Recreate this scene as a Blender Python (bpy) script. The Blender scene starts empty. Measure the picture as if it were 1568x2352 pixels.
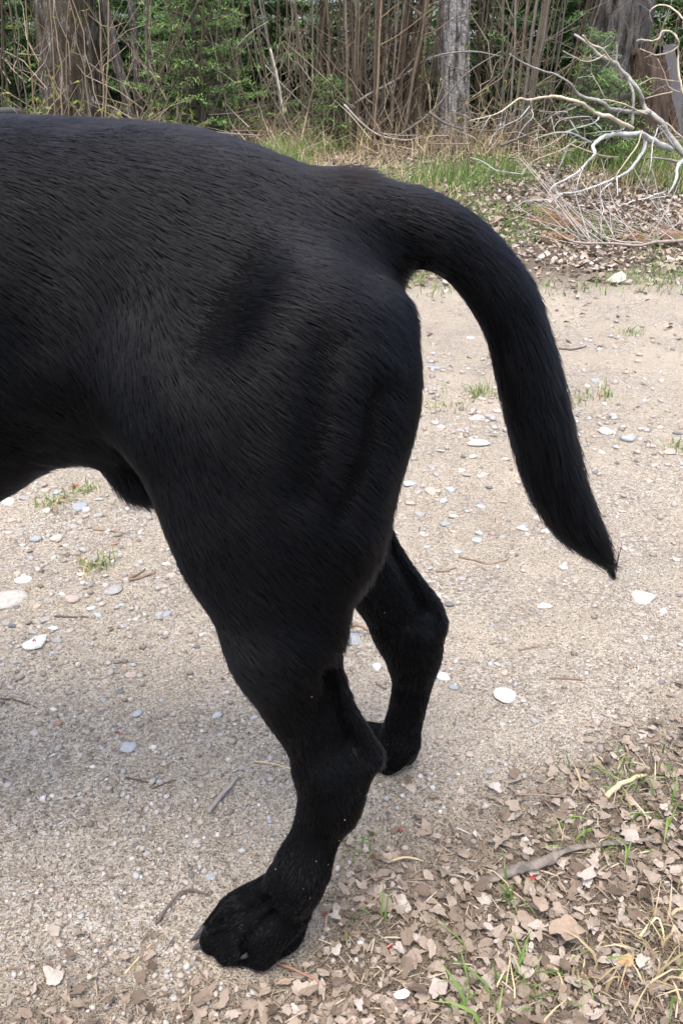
import bpy, bmesh, math, random
import numpy as np
from mathutils import Vector, Matrix, kdtree, noise as mnoise

# ------------------------------------------------------------------ camera, sky, sun, exposure
scene = bpy.context.scene
COL = scene.collection
CAM_H, PITCH = 0.615, math.radians(26.5)
VW, VH, VF = 1568.0, 2352.0, 1919.0          # measuring frame used for laying things out
cam = bpy.data.cameras.new('camera')
cam.sensor_fit = 'VERTICAL'; cam.sensor_height = 36.0; cam.lens = 36.0*VF/VH
cam.clip_start = 0.02; cam.clip_end = 500.0
camo = bpy.data.objects.new('camera', cam); COL.objects.link(camo)
camo.location = (0, 0, CAM_H); camo.rotation_euler = (math.pi/2-PITCH, 0, 0)
scene.camera = camo

SUN_EL, SUN_AZ = math.radians(74), math.radians(-165)   # azimuth measured from +Y towards +X
world = bpy.data.worlds.new('World'); scene.world = world; world.use_nodes = True
wn = world.node_tree; bg = wn.nodes['Background']
sky = wn.nodes.new('ShaderNodeTexSky'); sky.sky_type = 'NISHITA'; sky.sun_disc = False
sky.sun_elevation = SUN_EL; sky.sun_rotation = SUN_AZ
sky.air_density = 0.9; sky.dust_density = 5.0; sky.ozone_density = 0.7
wn.links.new(sky.outputs[0], bg.inputs[0]); bg.inputs[1].default_value = 0.15
sl = bpy.data.lights.new('sun', 'SUN'); sl.energy = 0.95; sl.angle = math.radians(42); sl.color = (1.0, .97, .93)
so = bpy.data.objects.new('sun', sl); COL.objects.link(so)
sdir = Vector((math.sin(SUN_AZ)*math.cos(SUN_EL), math.cos(SUN_AZ)*math.cos(SUN_EL), math.sin(SUN_EL)))
so.rotation_euler = sdir.to_track_quat('Z', 'Y').to_euler()
scene.view_settings.view_transform = 'Standard'; scene.view_settings.look = 'None'
scene.view_settings.exposure = 1.55; scene.view_settings.gamma = 1.0
scene.view_settings.use_curve_mapping = False
scene.render.engine = 'CYCLES'
scene.cycles.max_bounces = 6; scene.cycles.transparent_max_bounces = 8
scene.cycles.use_denoising = True; scene.cycles.sample_clamp_indirect = 4.0; scene.cycles.blur_glossy = .5

# ------------------------------------------------------------------ helpers
rng = np.random.default_rng(7); random.seed(7)
CP, SP = math.cos(PITCH), math.sin(PITCH)
def ray(px, py):
    a = (px-VW/2)/VF; b = (VH/2-py)/VF
    return np.array([a, CP+b*SP, -SP+b*CP])
def P(px, py, Y):                     # point at distance Y in front of where the photographer stands
    r = ray(px, py); return np.array([0, 0, CAM_H]) + r*(Y/r[1])
def PZ(px, py, z=0.0):                # point at height z
    r = ray(px, py); return np.array([0, 0, CAM_H]) + r*((z-CAM_H)/r[2])
def depth_of(p): return p[1]*CP - (p[2]-CAM_H)*SP
def proj(p):
    p = np.asarray(p, float); d = p[..., 1]*CP - (p[..., 2]-CAM_H)*SP
    u = p[..., 1]*SP + (p[..., 2]-CAM_H)*CP
    return np.stack([VW/2+VF*p[..., 0]/d, VH/2-VF*u/d, d], -1)

def link(o, parent=None):
    COL.objects.link(o)
    if parent is not None: o.parent = parent
    return o
def mesh_obj(name, verts, faces, mat=None, parent=None, smooth=True):
    me = bpy.data.meshes.new(name)
    fill_mesh(me, verts, faces, smooth)
    if mat: me.materials.append(mat)
    return link(bpy.data.objects.new(name, me), parent)
def fill_mesh(me, verts, faces, smooth=True):
    verts = np.asarray(verts, np.float32)
    if isinstance(faces, np.ndarray):
        n, k = faces.shape
        me.vertices.add(len(verts)); me.vertices.foreach_set('co', verts.ravel())
        me.loops.add(n*k); me.loops.foreach_set('vertex_index', faces.ravel().astype(np.int32))
        me.polygons.add(n); me.polygons.foreach_set('loop_start', np.arange(0, n*k, k, dtype=np.int32))
    else:
        me.from_pydata([tuple(v) for v in verts], [], faces)
    if smooth: me.polygons.foreach_set('use_smooth', np.ones(len(me.polygons), bool))
    me.update(); me.validate()
def tag(o, label=None, cat=None, group=None, kind=None):
    if label: o['label'] = label
    if cat: o['category'] = cat
    if group: o['group'] = group
    if kind: o['kind'] = kind
    return o
def empty(name, loc=(0, 0, 0)):
    o = bpy.data.objects.new(name, None); o.empty_display_size = .05; o.location = loc
    return link(o)

class NT:
    """small node-tree writer"""
    def __init__(s, name):
        s.m = bpy.data.materials.new(name); s.m.use_nodes = True
        s.t = s.m.node_tree; s.b = s.t.nodes['Principled BSDF']; s.out = s.t.nodes['Material Output']
    def n(s, typ, **kw):
        nd = s.t.nodes.new(typ)
        for k, v in kw.items():
            if k.startswith('i_'): nd.inputs[k[2:].replace('_', ' ')].default_value = v
            elif k.startswith('n') and k[1:].isdigit(): nd.inputs[int(k[1:])].default_value = v
            else: setattr(nd, k, v)
        return nd
    def l(s, a, b): s.t.links.new(a, b)
    def noise(s, vec, scale, detail=4, rough=.55, dist=0.0):
        nd = s.n('ShaderNodeTexNoise'); nd.inputs['Scale'].default_value = scale
        nd.inputs['Detail'].default_value = detail; nd.inputs['Roughness'].default_value = rough
        nd.inputs['Distortion'].default_value = dist
        if vec is not None: s.l(vec, nd.inputs['Vector'])
        return nd.outputs['Fac']
    def ramp(s, fac, stops, interp='LINEAR'):
        nd = s.n('ShaderNodeValToRGB'); nd.color_ramp.interpolation = interp
        el = nd.color_ramp.elements
        while len(el) < len(stops): el.new(.5)
        for e, (p, c) in zip(el, stops):
            e.position = p; e.color = (*c, 1) if len(c) == 3 else c
        s.l(fac, nd.inputs[0]); return nd.outputs[0]
    def mix(s, fac, a, b, blend='MIX'):
        nd = s.n('ShaderNodeMix', data_type='RGBA', blend_type=blend)
        for sock, v in ((nd.inputs[0], fac), (nd.inputs[6], a), (nd.inputs[7], b)):
            if hasattr(v, 'is_linked'): s.l(v, sock)
            else: sock.default_value = v if not isinstance(v, tuple) else (*v, 1)[:4]
        return nd.outputs[2]
    def math(s, op, a, b=0.0, clamp=False):
        nd = s.n('ShaderNodeMath', operation=op, use_clamp=clamp)
        for sock, v in ((nd.inputs[0], a), (nd.inputs[1], b)):
            if hasattr(v, 'is_linked'): s.l(v, sock)
            else: sock.default_value = v
        return nd.outputs[0]
    def bump(s, h, strength=.5, dist=.01, prev=None):
        nd = s.n('ShaderNodeBump'); nd.inputs['Strength'].default_value = strength
        nd.inputs['Distance'].default_value = dist; s.l(h, nd.inputs['Height'])
        if prev: s.l(prev, nd.inputs['Normal'])
        return nd.outputs[0]
    def attr(s, name):
        return s.n('ShaderNodeAttribute', attribute_name=name)
    def pos(s): return s.n('ShaderNodeNewGeometry').outputs['Position']
    def obj(s): return s.n('ShaderNodeTexCoord').outputs['Object']
    def rnd(s): return s.n('ShaderNodeObjectInfo').outputs['Random']

def vnoise(p, scale, seed=0.0, octaves=2):
    """cheap smooth value noise on (n,3) arrays"""
    p = np.asarray(p, np.float64)*scale + seed*17.31
    out = np.zeros(len(p)); amp = 1.0; tot = 0
    for o in range(octaves):
        i = np.floor(p).astype(np.int64); f = p-i; f = f*f*(3-2*f); r = 0
        for dx in (0, 1):
            for dy in (0, 1):
                for dz in (0, 1):
                    hsh = ((i[:, 0]+dx)*374761393 + (i[:, 1]+dy)*668265263 + (i[:, 2]+dz)*1274126177) & 0xffffffff
                    hsh = ((hsh ^ (hsh >> 13))*1103515245) & 0xffffffff
                    hsh = ((hsh ^ (hsh >> 16)) & 0xffff)/65535.0
                    w = (f[:, 0] if dx else 1-f[:, 0])*(f[:, 1] if dy else 1-f[:, 1])*(f[:, 2] if dz else 1-f[:, 2])
                    r = r + w*hsh
        out += amp*(r-.5)*2; tot += amp; amp *= .5; p = p*2.03+5.7
    return out/tot
# ------------------------------------------------------------------ terrain
def softstep(a, b, v):
    t = np.clip((v-a)/(b-a), 0, 1); return t*t*(3-2*t)
def H(x, y):
    """height of the ground: flat track, then a bank that climbs to the thicket"""
    x = np.asarray(x, float); y = np.asarray(y, float)
    t = y-3.15
    bank = .047*(t+np.sqrt(t*t+.20)); bank = np.where(bank > .30, .30+(bank-.30)*.12, bank)
    p = np.stack([x, y, np.zeros_like(x)], -1).reshape(-1, 3)
    big = vnoise(p, .9, 2, 2).reshape(x.shape); mid = vnoise(p, 5, 9, 2).reshape(x.shape); fin = vnoise(p, 28, 4, 2).reshape(x.shape)
    w = softstep(3.0, 4.5, y)
    calm = 1-np.exp(-((x+.05)**2+(y-.5)**2)/.16)*.9
    rut = -.016*np.exp(-((y-1.15)/.28)**2) - .014*np.exp(-((y-2.45)/.3)**2)
    return bank + calm*(big*(.008+.03*w) + mid*(.0035+.010*w) + rut) + fin*(.0013+.003*w)
def H1(x, y): return float(H(np.array([x]), np.array([y]))[0])
def PG(px, py):
    """point of the ground seen at a place in the measuring frame"""
    r = ray(px, py); o = np.array([0, 0, CAM_H]); a, b = .3, 40.0
    if r[2] < 0: b = min(b, (CAM_H+.05)/-r[2])
    a = min(.3, b*.5)
    for n in (60, 24, 24):
        t = np.geomspace(a, b, n); q = o+r[None]*t[:, None]; below = q[:, 2] < H(q[:, 0], q[:, 1])
        k = int(np.argmax(below)) if below.any() else n-1
        a, b = t[max(k-1, 0)], t[k]
    return o+r*b
# where the leaf litter begins on this side of the track (line on the ground)
EDGE = np.array([PZ(*e)[:2] for e in ((-900, 2330), (0, 2255), (420, 2215), (700, 2075), (800, 1945), (1000, 1885), (1250, 1790), (1568, 1610), (2300, 1330))])
def edge_dist(x, y):
    """positive on the litter side, metres (measured along y)"""
    return np.interp(x, EDGE[:, 0], EDGE[:, 1]) - y
def verge(x, y):
    """0 on the bare track, 1 on leaf-covered soil"""
    x = np.asarray(x, float); y = np.asarray(y, float)
    p = np.stack([x, y, np.zeros_like(x)], -1).reshape(-1, 3)
    n1 = vnoise(p, 11, 21, 3).reshape(x.shape); n2 = vnoise(p, 2.2, 33, 3).reshape(x.shape)
    near = softstep(-.07, .13, edge_dist(x, y)+.07*n1)
    far = softstep(2.75, 3.35, y+.35*n2)
    return np.maximum(near, far)

def axis(core0, core1, step, end0, end1, grow=1.09):
    a = list(np.arange(core0, core1, step)); s = step
    while a[-1] < end1: s *= grow; a.append(a[-1]+s)
    s = step
    while a[0] > end0: s *= grow; a.insert(0, a[0]-s)
    return np.array(a)
gx = axis(-1.0, 1.0, .011, -45, 45, 1.055); gy = axis(.2, 1.9, .011, -20, 70, 1.03)
GX, GY = np.meshgrid(gx, gy, indexing='ij'); GZ = H(GX, GY); GV = verge(GX, GY)
def grid_obj(name, sel, zoff, mat):
    nx, ny = GX.shape; idx = np.arange(nx*ny).reshape(nx, ny)
    q = np.stack([idx[:-1, :-1], idx[1:, :-1], idx[1:, 1:], idx[:-1, 1:]], -1)[sel].reshape(-1, 4)
    used, inv = np.unique(q, return_inverse=True)
    V = np.stack([GX.ravel(), GY.ravel(), (GZ+zoff).ravel()], 1)[used]
    o = mesh_obj(name, V, inv.reshape(-1, 4), mat)
    at = o.data.attributes.new('soil', 'FLOAT', 'POINT'); at.data.foreach_set('value', GV.ravel()[used].astype(np.float32))
    tag(o, kind='structure'); return o
m = NT('track_and_soil'); p_ = m.pos(); soil = m.attr('soil').outputs['Fac']
n_big = m.noise(p_, 3.0, 3, .6); n_mid = m.noise(p_, 26, 4, .65); n_fin = m.noise(p_, 260, 3, .7); n_grit = m.noise(p_, 620, 2, .6)
sand = m.ramp(n_mid, [(.25, (.40, .335, .252)), (.5, (.525, .452, .352)), (.75, (.635, .56, .45))])
sand = m.mix(m.ramp(n_big, [(.36, (0, 0, 0)), (.66, (1, 1, 1))]), sand, (.56, .49, .385))
vg = m.n('ShaderNodeTexVoronoi', feature='F1'); vg.inputs['Scale'].default_value = 240; m.l(p_, vg.inputs['Vector'])
vg2 = m.n('ShaderNodeTexVoronoi', feature='F1'); vg2.inputs['Scale'].default_value = 420; m.l(p_, vg2.inputs['Vector'])
grain = m.ramp(m.n('ShaderNodeSeparateColor').outputs[0], [(0, (0, 0, 0)), (1, (1, 1, 1))])
sep = m.t.nodes[-2]; m.l(vg.outputs['Color'], sep.inputs[0])
gcol = m.ramp(sep.outputs[0], [(.0, (.16, .137, .112)), (.3, (.345, .298, .242)), (.62, (.49, .43, .355)), (.86, (.53, .51, .475)), (1, (.68, .65, .60))])
worn = m.ramp(m.noise(p_, 5.5, 4, .6), [(.42, (.18, .18, .18)), (.60, (.66, .66, .66))]); sand = m.mix(worn, sand, gcol)
sand = m.mix(m.ramp(n_fin, [(.32, (.8, .8, .8)), (.46, (0, 0, 0))]), sand, (.14, .115, .09))  # dark specks: debris, plus shade between the grains painted into the sand
sand = m.mix(1.0, sand, m.ramp(m.noise(p_, 1.6, 5, .65), [(.35, (.78, .79, .80)), (.62, (1, 1, 1))]), 'MULTIPLY')
dirt = m.ramp(n_mid, [(.25, (.095, .076, .055)), (.5, (.16, .13, .095)), (.8, (.25, .207, .155))])
dirt = m.mix(m.ramp(n_fin, [(.52, (0, 0, 0)), (.72, (.6, .6, .6))]), dirt, (.27, .21, .16))
fac = m.math('ADD', soil, m.math('MULTIPLY', m.math('SUBTRACT', n_mid, .5), .5), True)
m.l(m.mix(fac, sand, dirt), m.b.inputs['Base Color'])
m.b.inputs['Roughness'].default_value = .92; m.b.inputs['Specular IOR Level'].default_value = .25
hgt = m.math('ADD', m.math('MULTIPLY', vg.outputs['Distance'], -.55), m.math('MULTIPLY', n_fin, 1.6))
b1 = m.bump(m.math('ADD', hgt, m.math('MULTIPLY', n_mid, 4.0)), 1.0, .0045); b2 = m.bump(m.math('ADD', m.math('MULTIPLY', vg2.outputs['Distance'], -.8), n_grit), 1.0, .0022, b1)
m.l(b2, m.b.inputs['Normal']); M_ground = m.m
cx = (GX[:-1, :-1]+GX[1:, 1:])/2; cy = (GY[:-1, :-1]+GY[1:, 1:])/2; cv = verge(cx, cy)
ground = grid_obj('ground', np.ones(cx.shape, bool), 0.0, M_ground)
road = grid_obj('gravel_road', (cv < .75) & (cy < 3.6) & (cy > -3), .004-.0075*GV, M_ground)
def RZ(x, y): return H(x, y)+np.maximum(0, .004-.0075*verge(x, y))
def RZ1(x, y): return float(RZ(np.array([x]), np.array([y]))[0])

# ------------------------------------------------------------------ scattering helpers
def rot_mats(n, tilt, rg):
    a = rg.uniform(0, 2*math.pi, n); b = rg.normal(0, tilt, n); c = rg.normal(0, tilt, n)
    ca, sa, cb, sb, cc, sc = np.cos(a), np.sin(a), np.cos(b), np.sin(b), np.cos(c), np.sin(c)
    Rz = np.zeros((n, 3, 3)); Rz[:, 0, 0] = ca; Rz[:, 0, 1] = -sa; Rz[:, 1, 0] = sa; Rz[:, 1, 1] = ca; Rz[:, 2, 2] = 1
    Rx = np.zeros((n, 3, 3)); Rx[:, 0, 0] = 1; Rx[:, 1, 1] = cb; Rx[:, 1, 2] = -sb; Rx[:, 2, 1] = sb; Rx[:, 2, 2] = cb
    Ry = np.zeros((n, 3, 3)); Ry[:, 1, 1] = 1; Ry[:, 0, 0] = cc; Ry[:, 0, 2] = sc; Ry[:, 2, 0] = -sc; Ry[:, 2, 2] = cc
    return Rx@Ry@Rz
class Pile:
    """collects many small pieces into one mesh with a per-piece tint"""
    def __init__(s): s.v, s.f, s.t, s.n = [], [], [], 0
    def add(s, bv, bf, pos, R, scl, tint):
        k = len(pos); nb = len(bv)
        sc = scl if np.ndim(scl) == 2 else np.repeat(np.asarray(scl)[:, None], 3, 1)
        V = np.einsum('kij,kbj->kbi', R, bv[None]*sc[:, None, :]) + pos[:, None, :]
        s.v.append(V.reshape(-1, 3)); s.f.append((bf[None]+(s.n+np.arange(k)*nb)[:, None, None]).reshape(-1, bf.shape[1]))
        s.t.append(np.repeat(tint, nb)); s.n += k*nb
    def raw(s, V, F, tint):
        s.v.append(V); s.f.append(F+s.n); s.t.append(tint); s.n += len(V)
    def build(s, name, mat, parent=None, smooth=False, origin=None):
        V = np.concatenate(s.v)
        if origin is not None: V = V-np.asarray(origin)
        o = mesh_obj(name, V, np.concatenate(s.f).astype(np.int32), mat, parent, smooth)
        a = o.data.attributes.new('tint', 'FLOAT', 'POINT'); a.data.foreach_set('value', np.concatenate(s.t).astype(np.float32))
        return o
def varied(name, stops, src='tint', rough=.8, spec=.3, fine=60, finew=.25, transl=0.0, bump=0.0):
    m = NT(name)
    f = m.attr('tint').outputs['Fac'] if src == 'tint' else m.rnd()
    c = m.ramp(f, stops); nz = m.noise(m.obj() if src != 'tint' else m.pos(), fine, 4, .6)
    c = m.mix(finew, c, m.ramp(nz, [(.3, (.25, .25, .25)), (.7, (1, 1, 1))]), 'MULTIPLY') if finew else c
    m.l(c, m.b.inputs['Base Color']); m.b.inputs['Roughness'].default_value = rough; m.b.inputs['Specular IOR Level'].default_value = spec
    if bump: m.l(m.bump(nz, .6, bump), m.b.inputs['Normal'])
    if transl:
        tr = m.n('ShaderNodeBsdfTranslucent'); m.l(c, tr.inputs[0]); mx = m.n('ShaderNodeMixShader'); mx.inputs[0].default_value = transl
        m.l(m.b.outputs[0], mx.inputs[1]); m.l(tr.outputs[0], mx.inputs[2]); m.l(mx.outputs[0], m.out.inputs[0])
    return m.m
def tube(pts, radii, sides=6, cap=True):
    """swept tube through points (n,3) with radii (n)"""
    pts = np.asarray(pts, float); n = len(pts); radii = np.asarray(radii, float)
    T = np.gradient(pts, axis=0); T /= np.linalg.norm(T, axis=1)[:, None]+1e-9
    up = np.array([0, 0, 1.0]) if abs(T[0, 2]) < .9 else np.array([1.0, 0, 0])
    U = np.cross(T, up); U /= np.linalg.norm(U, axis=1)[:, None]+1e-9; W = np.cross(U, T)
    a = np.arange(sides)*2*math.pi/sides
    V = pts[:, None]+radii[:, None, None]*(np.cos(a)[None, :, None]*U[:, None]+np.sin(a)[None, :, None]*W[:, None])
    V = V.reshape(-1, 3); F = []
    i = np.arange(n-1)[:, None]*sides; j = np.arange(sides)[None]
    F = np.stack([i+j, i+(j+1) % sides, i+sides+(j+1) % sides, i+sides+j], -1).reshape(-1, 4)
    if cap:
        V = np.vstack([V, pts[0]-T[0]*radii[0]*.3, pts[-1]+T[-1]*radii[-1]*.3]); c0, c1 = n*sides, n*sides+1
        b = (n-1)*sides
        F = np.vstack([F, [[c0, (k+1) % sides, k, k] for k in range(sides)], [[c1, b+k, b+(k+1) % sides, b+(k+1) % sides] for k in range(sides)]])
        F = F.astype(np.int32)
    return V, F
def tris(F):
    """quads to triangles; degenerate quads stay one triangle"""
    F = np.asarray(F); a = F[:, [0, 1, 2]]; b = F[:, [0, 2, 3]]
    return np.vstack([a, b[b[:, 1] != b[:, 2]]])
def smooth_path(A, sub=4):
    A = np.asarray(A, float)
    if len(A) < 3: return A
    E = np.vstack([2*A[0]-A[1], A, 2*A[-1]-A[-2]]); out = []
    for i in range(1, len(E)-2):
        p0, p1, p2, p3 = E[i-1:i+3]
        for t in np.arange(sub)/sub:
            out.append(.5*(2*p1+(p2-p0)*t+(2*p0-5*p1+4*p2-p3)*t*t+(3*p1-p0-3*p2+p3)*t**3))
    out.append(A[-1]); return np.array(out)
# ------------------------------------------------------------------ trees and thicket
def bark_mat(name, dark, light, moss=None, mossw=0.0, lichen=0.0, sc=1.0, lich=(.55, .56, .53), st=.2):
    m = NT(name); o = m.obj()
    mp = m.n('ShaderNodeMapping'); mp.inputs['Scale'].default_value = (1, 1, st); m.l(o, mp.inputs[0])
    n1 = m.noise(mp.outputs[0], 34*sc, 5, .65, .6); n2 = m.noise(o, 120*sc, 4, .65); n3 = m.noise(o, 7*sc, 3, .6)
    c = m.ramp(n1, [(.40, dark), (.58, light)]); rg = m.attr('ridge').outputs['Fac']
    c = m.mix(.5, c, m.ramp(rg, [(.52, dark), (.80, light)]))  # shade of the furrows painted into the bark colour, ridges kept lighter
    if lichen: c = m.mix(m.math('MULTIPLY', m.ramp(m.noise(mp.outputs[0], 55*sc, 5, .75), [(.64-lichen*.2, (0, 0, 0)), (.72-lichen*.2, (1, 1, 1))]), m.ramp(rg, [(.5, (0, 0, 0)), (.75, (1, 1, 1))])), c, lich)
    if moss: c = m.mix(m.math('MULTIPLY', m.ramp(n3, [(.42, (0, 0, 0)), (.62, (1, 1, 1))]), mossw), c, moss)
    m.l(c, m.b.inputs['Base Color']); m.b.inputs['Roughness'].default_value = .9; m.b.inputs['Specular IOR Level'].default_value = .2
    m.l(m.bump(m.math('ADD', n1, m.math('MULTIPLY', n2, .5)), 1.0, .06), m.b.inputs['Normal']); return m.m
def trunk_mesh(path, radii, ridges, depth, seed, sides=72, rows=90, flare=.25):
    A = smooth_path(np.array(path), 6); R = np.interp(np.linspace(0, 1, len(A)), np.linspace(0, 1, len(radii)), radii)
    s = np.linspace(0, len(A)-1, rows); A = np.stack([np.interp(s, np.arange(len(A)), A[:, i]) for i in range(3)], 1); R = np.interp(s, np.arange(len(R)), R)
    V, F = tube(A, R, sides, False)
    th = np.tile(np.arange(sides)*2*math.pi/sides, rows); rw = np.repeat(np.arange(rows), sides); zz = A[rw, 2]-A[0, 2]
    cyl = np.stack([np.cos(th)*ridges/6.3, np.sin(th)*ridges/6.3, zz*2.2], 1)
    n = vnoise(cyl, 1.9, seed, 3)
    rid = 1-np.abs(vnoise(np.stack([cyl[:, 0]*1.3, cyl[:, 1]*1.3, zz*3.0], 1), 1.6, seed+3, 2))*2.2
    crk = vnoise(np.stack([cyl[:, 0], cyl[:, 1], zz*16], 1), 1.2, seed+8, 2)
    h = np.clip(rid*.6+n*.5+crk*.25, -1, 1)
    root = np.exp(-zz/.16)*flare*(.6+.5*np.cos(th*4+seed))
    out = V-A[rw]; L = np.linalg.norm(out, axis=1)[:, None]
    V = A[rw]+out/L*(L*(1+root[:, None])+depth*1.5*h[:, None])
    return V, F, (h*.5+.5)
def big_tree(name, label, path, radii, mat, ridges=34, depth=.012, seed=1, branches=0):
    base = np.array(path[0]); base = np.array([base[0], base[1], H1(base[0], base[1])-.03])
    t = empty(name, tuple(base)); tag(t, label, 'tree')
    V, F, h = trunk_mesh(path, radii, ridges, depth, seed)
    o = mesh_obj('trunk', V-base, F, mat, t)
    a = o.data.attributes.new('ridge', 'FLOAT', 'POINT'); a.data.foreach_set('value', h.astype(np.float32))
    return t
def up_path(px, py_top, px0, py0, Y, top=7.0, lean_on=1.0):
    """trunk path: foot seen near (px0,py0), upper end of what shows at (px,py_top); goes on upwards out of sight"""
    a = P(px0, py0, Y); a[2] = H1(a[0], Y)-.05; b = P(px, py_top, Y)
    f0 = P(px0, py0, Y); d = (b-f0)/max(b[2]-f0[2], .05)
    z0 = a[2]; pts = []
    for z in (z0, (f0[2]+z0)/2, f0[2], (f0[2]+b[2])/2, b[2], b[2]+1.0, b[2]+2.5, top):
        k = (z-f0[2]); q = f0+d*min(k, 1.4)+d*max(0, k-1.4)*.35*lean_on; q[2] = z; pts.append(q)
    return pts
M_barkL = bark_mat('mossy_furrowed_bark', (.024, .020, .017), (.17, .145, .125), (.085, .068, .030), .55, .45)
M_barkR = bark_mat('deep_furrowed_bark', (.020, .018, .017), (.23, .215, .20), None, 0, .25, 1.0, (.34, .34, .33))
M_birch = bark_mat('flaking_pale_bark', (.075, .062, .054), (.48, .455, .435), None, 0, .9, 1.0, (.66, .65, .64), .7)
M_stump = bark_mat('red_brown_bark', (.060, .040, .030), (.19, .135, .105), None, 0, .12, 1.4)
M_slim = bark_mat('grey_lichen_bark', (.075, .062, .052), (.26, .235, .21), None, 0, .55, 2.0)
big_tree('tree', 'thick dark mossy trunk with furrowed bark, leftmost big tree behind the dog', up_path(147, 0, 172, 258, 6.5, 9), [.215, .205, .20, .195, .185, .16, .12, .05], M_barkL, 40, .016, 3)
big_tree('tree', 'pale flaky-barked trunk standing among bare stems near the middle', up_path(1044, 0, 1040, 285, 6.3, 8), [.112, .107, .102, .098, .096, .085, .065, .03], M_birch, 22, .007, 9)
big_tree('tree', 'thickest dark trunk with deep grey furrows behind the white dead branch', up_path(1432, 0, 1392, 240, 6.3, 10), [.22, .205, .195, .185, .18, .16, .12, .05], M_barkR, 44, .022, 14)
big_tree('tree', 'dark leaning slim trunk beside the bright green fir at left', up_path(247, 40, 300, 270, 6.6, 5), [.040, .038, .034, .030, .028, .022, .015, .008], M_slim, 14, .004, 21)
big_tree('tree', 'slim grey trunk just right of the dark leaning one', up_path(303, 0, 322, 262, 7.0, 6), [.033, .031, .028, .027, .026, .02, .014, .008], M_slim, 12, .003, 23)
big_tree('tree', 'slim grey trunk between the leaning trunk and the bright green fir', up_path(337, 0, 348, 250, 7.2, 6), [.032, .030, .028, .026, .025, .02, .014, .008], M_slim, 12, .003, 25)
big_tree('tree', 'slim grey trunk rising through the left side of the bright green fir', up_path(386, 0, 390, 220, 8.2, 6), [.036, .033, .03, .03, .028, .02, .014, .008], M_slim, 12, .003, 27)
big_tree('tree', 'slim grey trunk leaning right above the bright green fir', up_path(416, 0, 396, 190, 8.4, 6), [.04, .036, .033, .033, .03, .022, .014, .008], M_slim, 12, .003, 29)
big_tree('tree', 'crooked grey trunk leaning right, between the fir and the thicket', up_path(582, 0, 520, 150, 7.6, 5), [.045, .042, .04, .038, .036, .03, .02, .01], M_slim, 12, .004, 31)
# broken snags
def snag(label, pts, radii, mat, seed, cat='stump', name='tree_stump', sides=28):
    pts = [np.array(q) for q in pts]; base = pts[0].copy(); base[2] = H1(base[0], base[1])-.04; pts[0] = base
    t = empty(name, tuple(base)); tag(t, label, cat)
    V, F, h = trunk_mesh(pts, radii, 20, .008, seed, sides, 34, .15)
    # ragged top
    top = V[-sides:]; top[:, 2] += rng.uniform(-.06, .05, sides); c = top.mean(0)-np.array([0, 0, .05])
    V = np.vstack([V, c]); b = 33*sides
    F = np.vstack([F, [[len(V)-1, b+k, b+(k+1) % sides, b+(k+1) % sides] for k in range(sides)]])
    me = mesh_obj('trunk', V-base, [tuple(dict.fromkeys(f)) for f in F.tolist()], mat, t)
    a = me.data.attributes.new('ridge', 'FLOAT', 'POINT'); a.data.foreach_set('value', np.append(h, .5).astype(np.float32))
snag('grey broken snag standing between the bright green fir and bare stems', [P(486, 285, 6.7), P(492, 262, 6.7), P(503, 215, 6.7), P(513, 166, 6.7)], [.045, .040, .034, .026], M_slim, 41)
snag('red-brown broken trunk standing right of the thickest furrowed trunk', [P(1500, 320, 5.9), P(1492, 240, 5.9), P(1482, 170, 5.9), P(1470, 112, 5.9)], [.105, .100, .088, .060], M_stump, 43)

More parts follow.
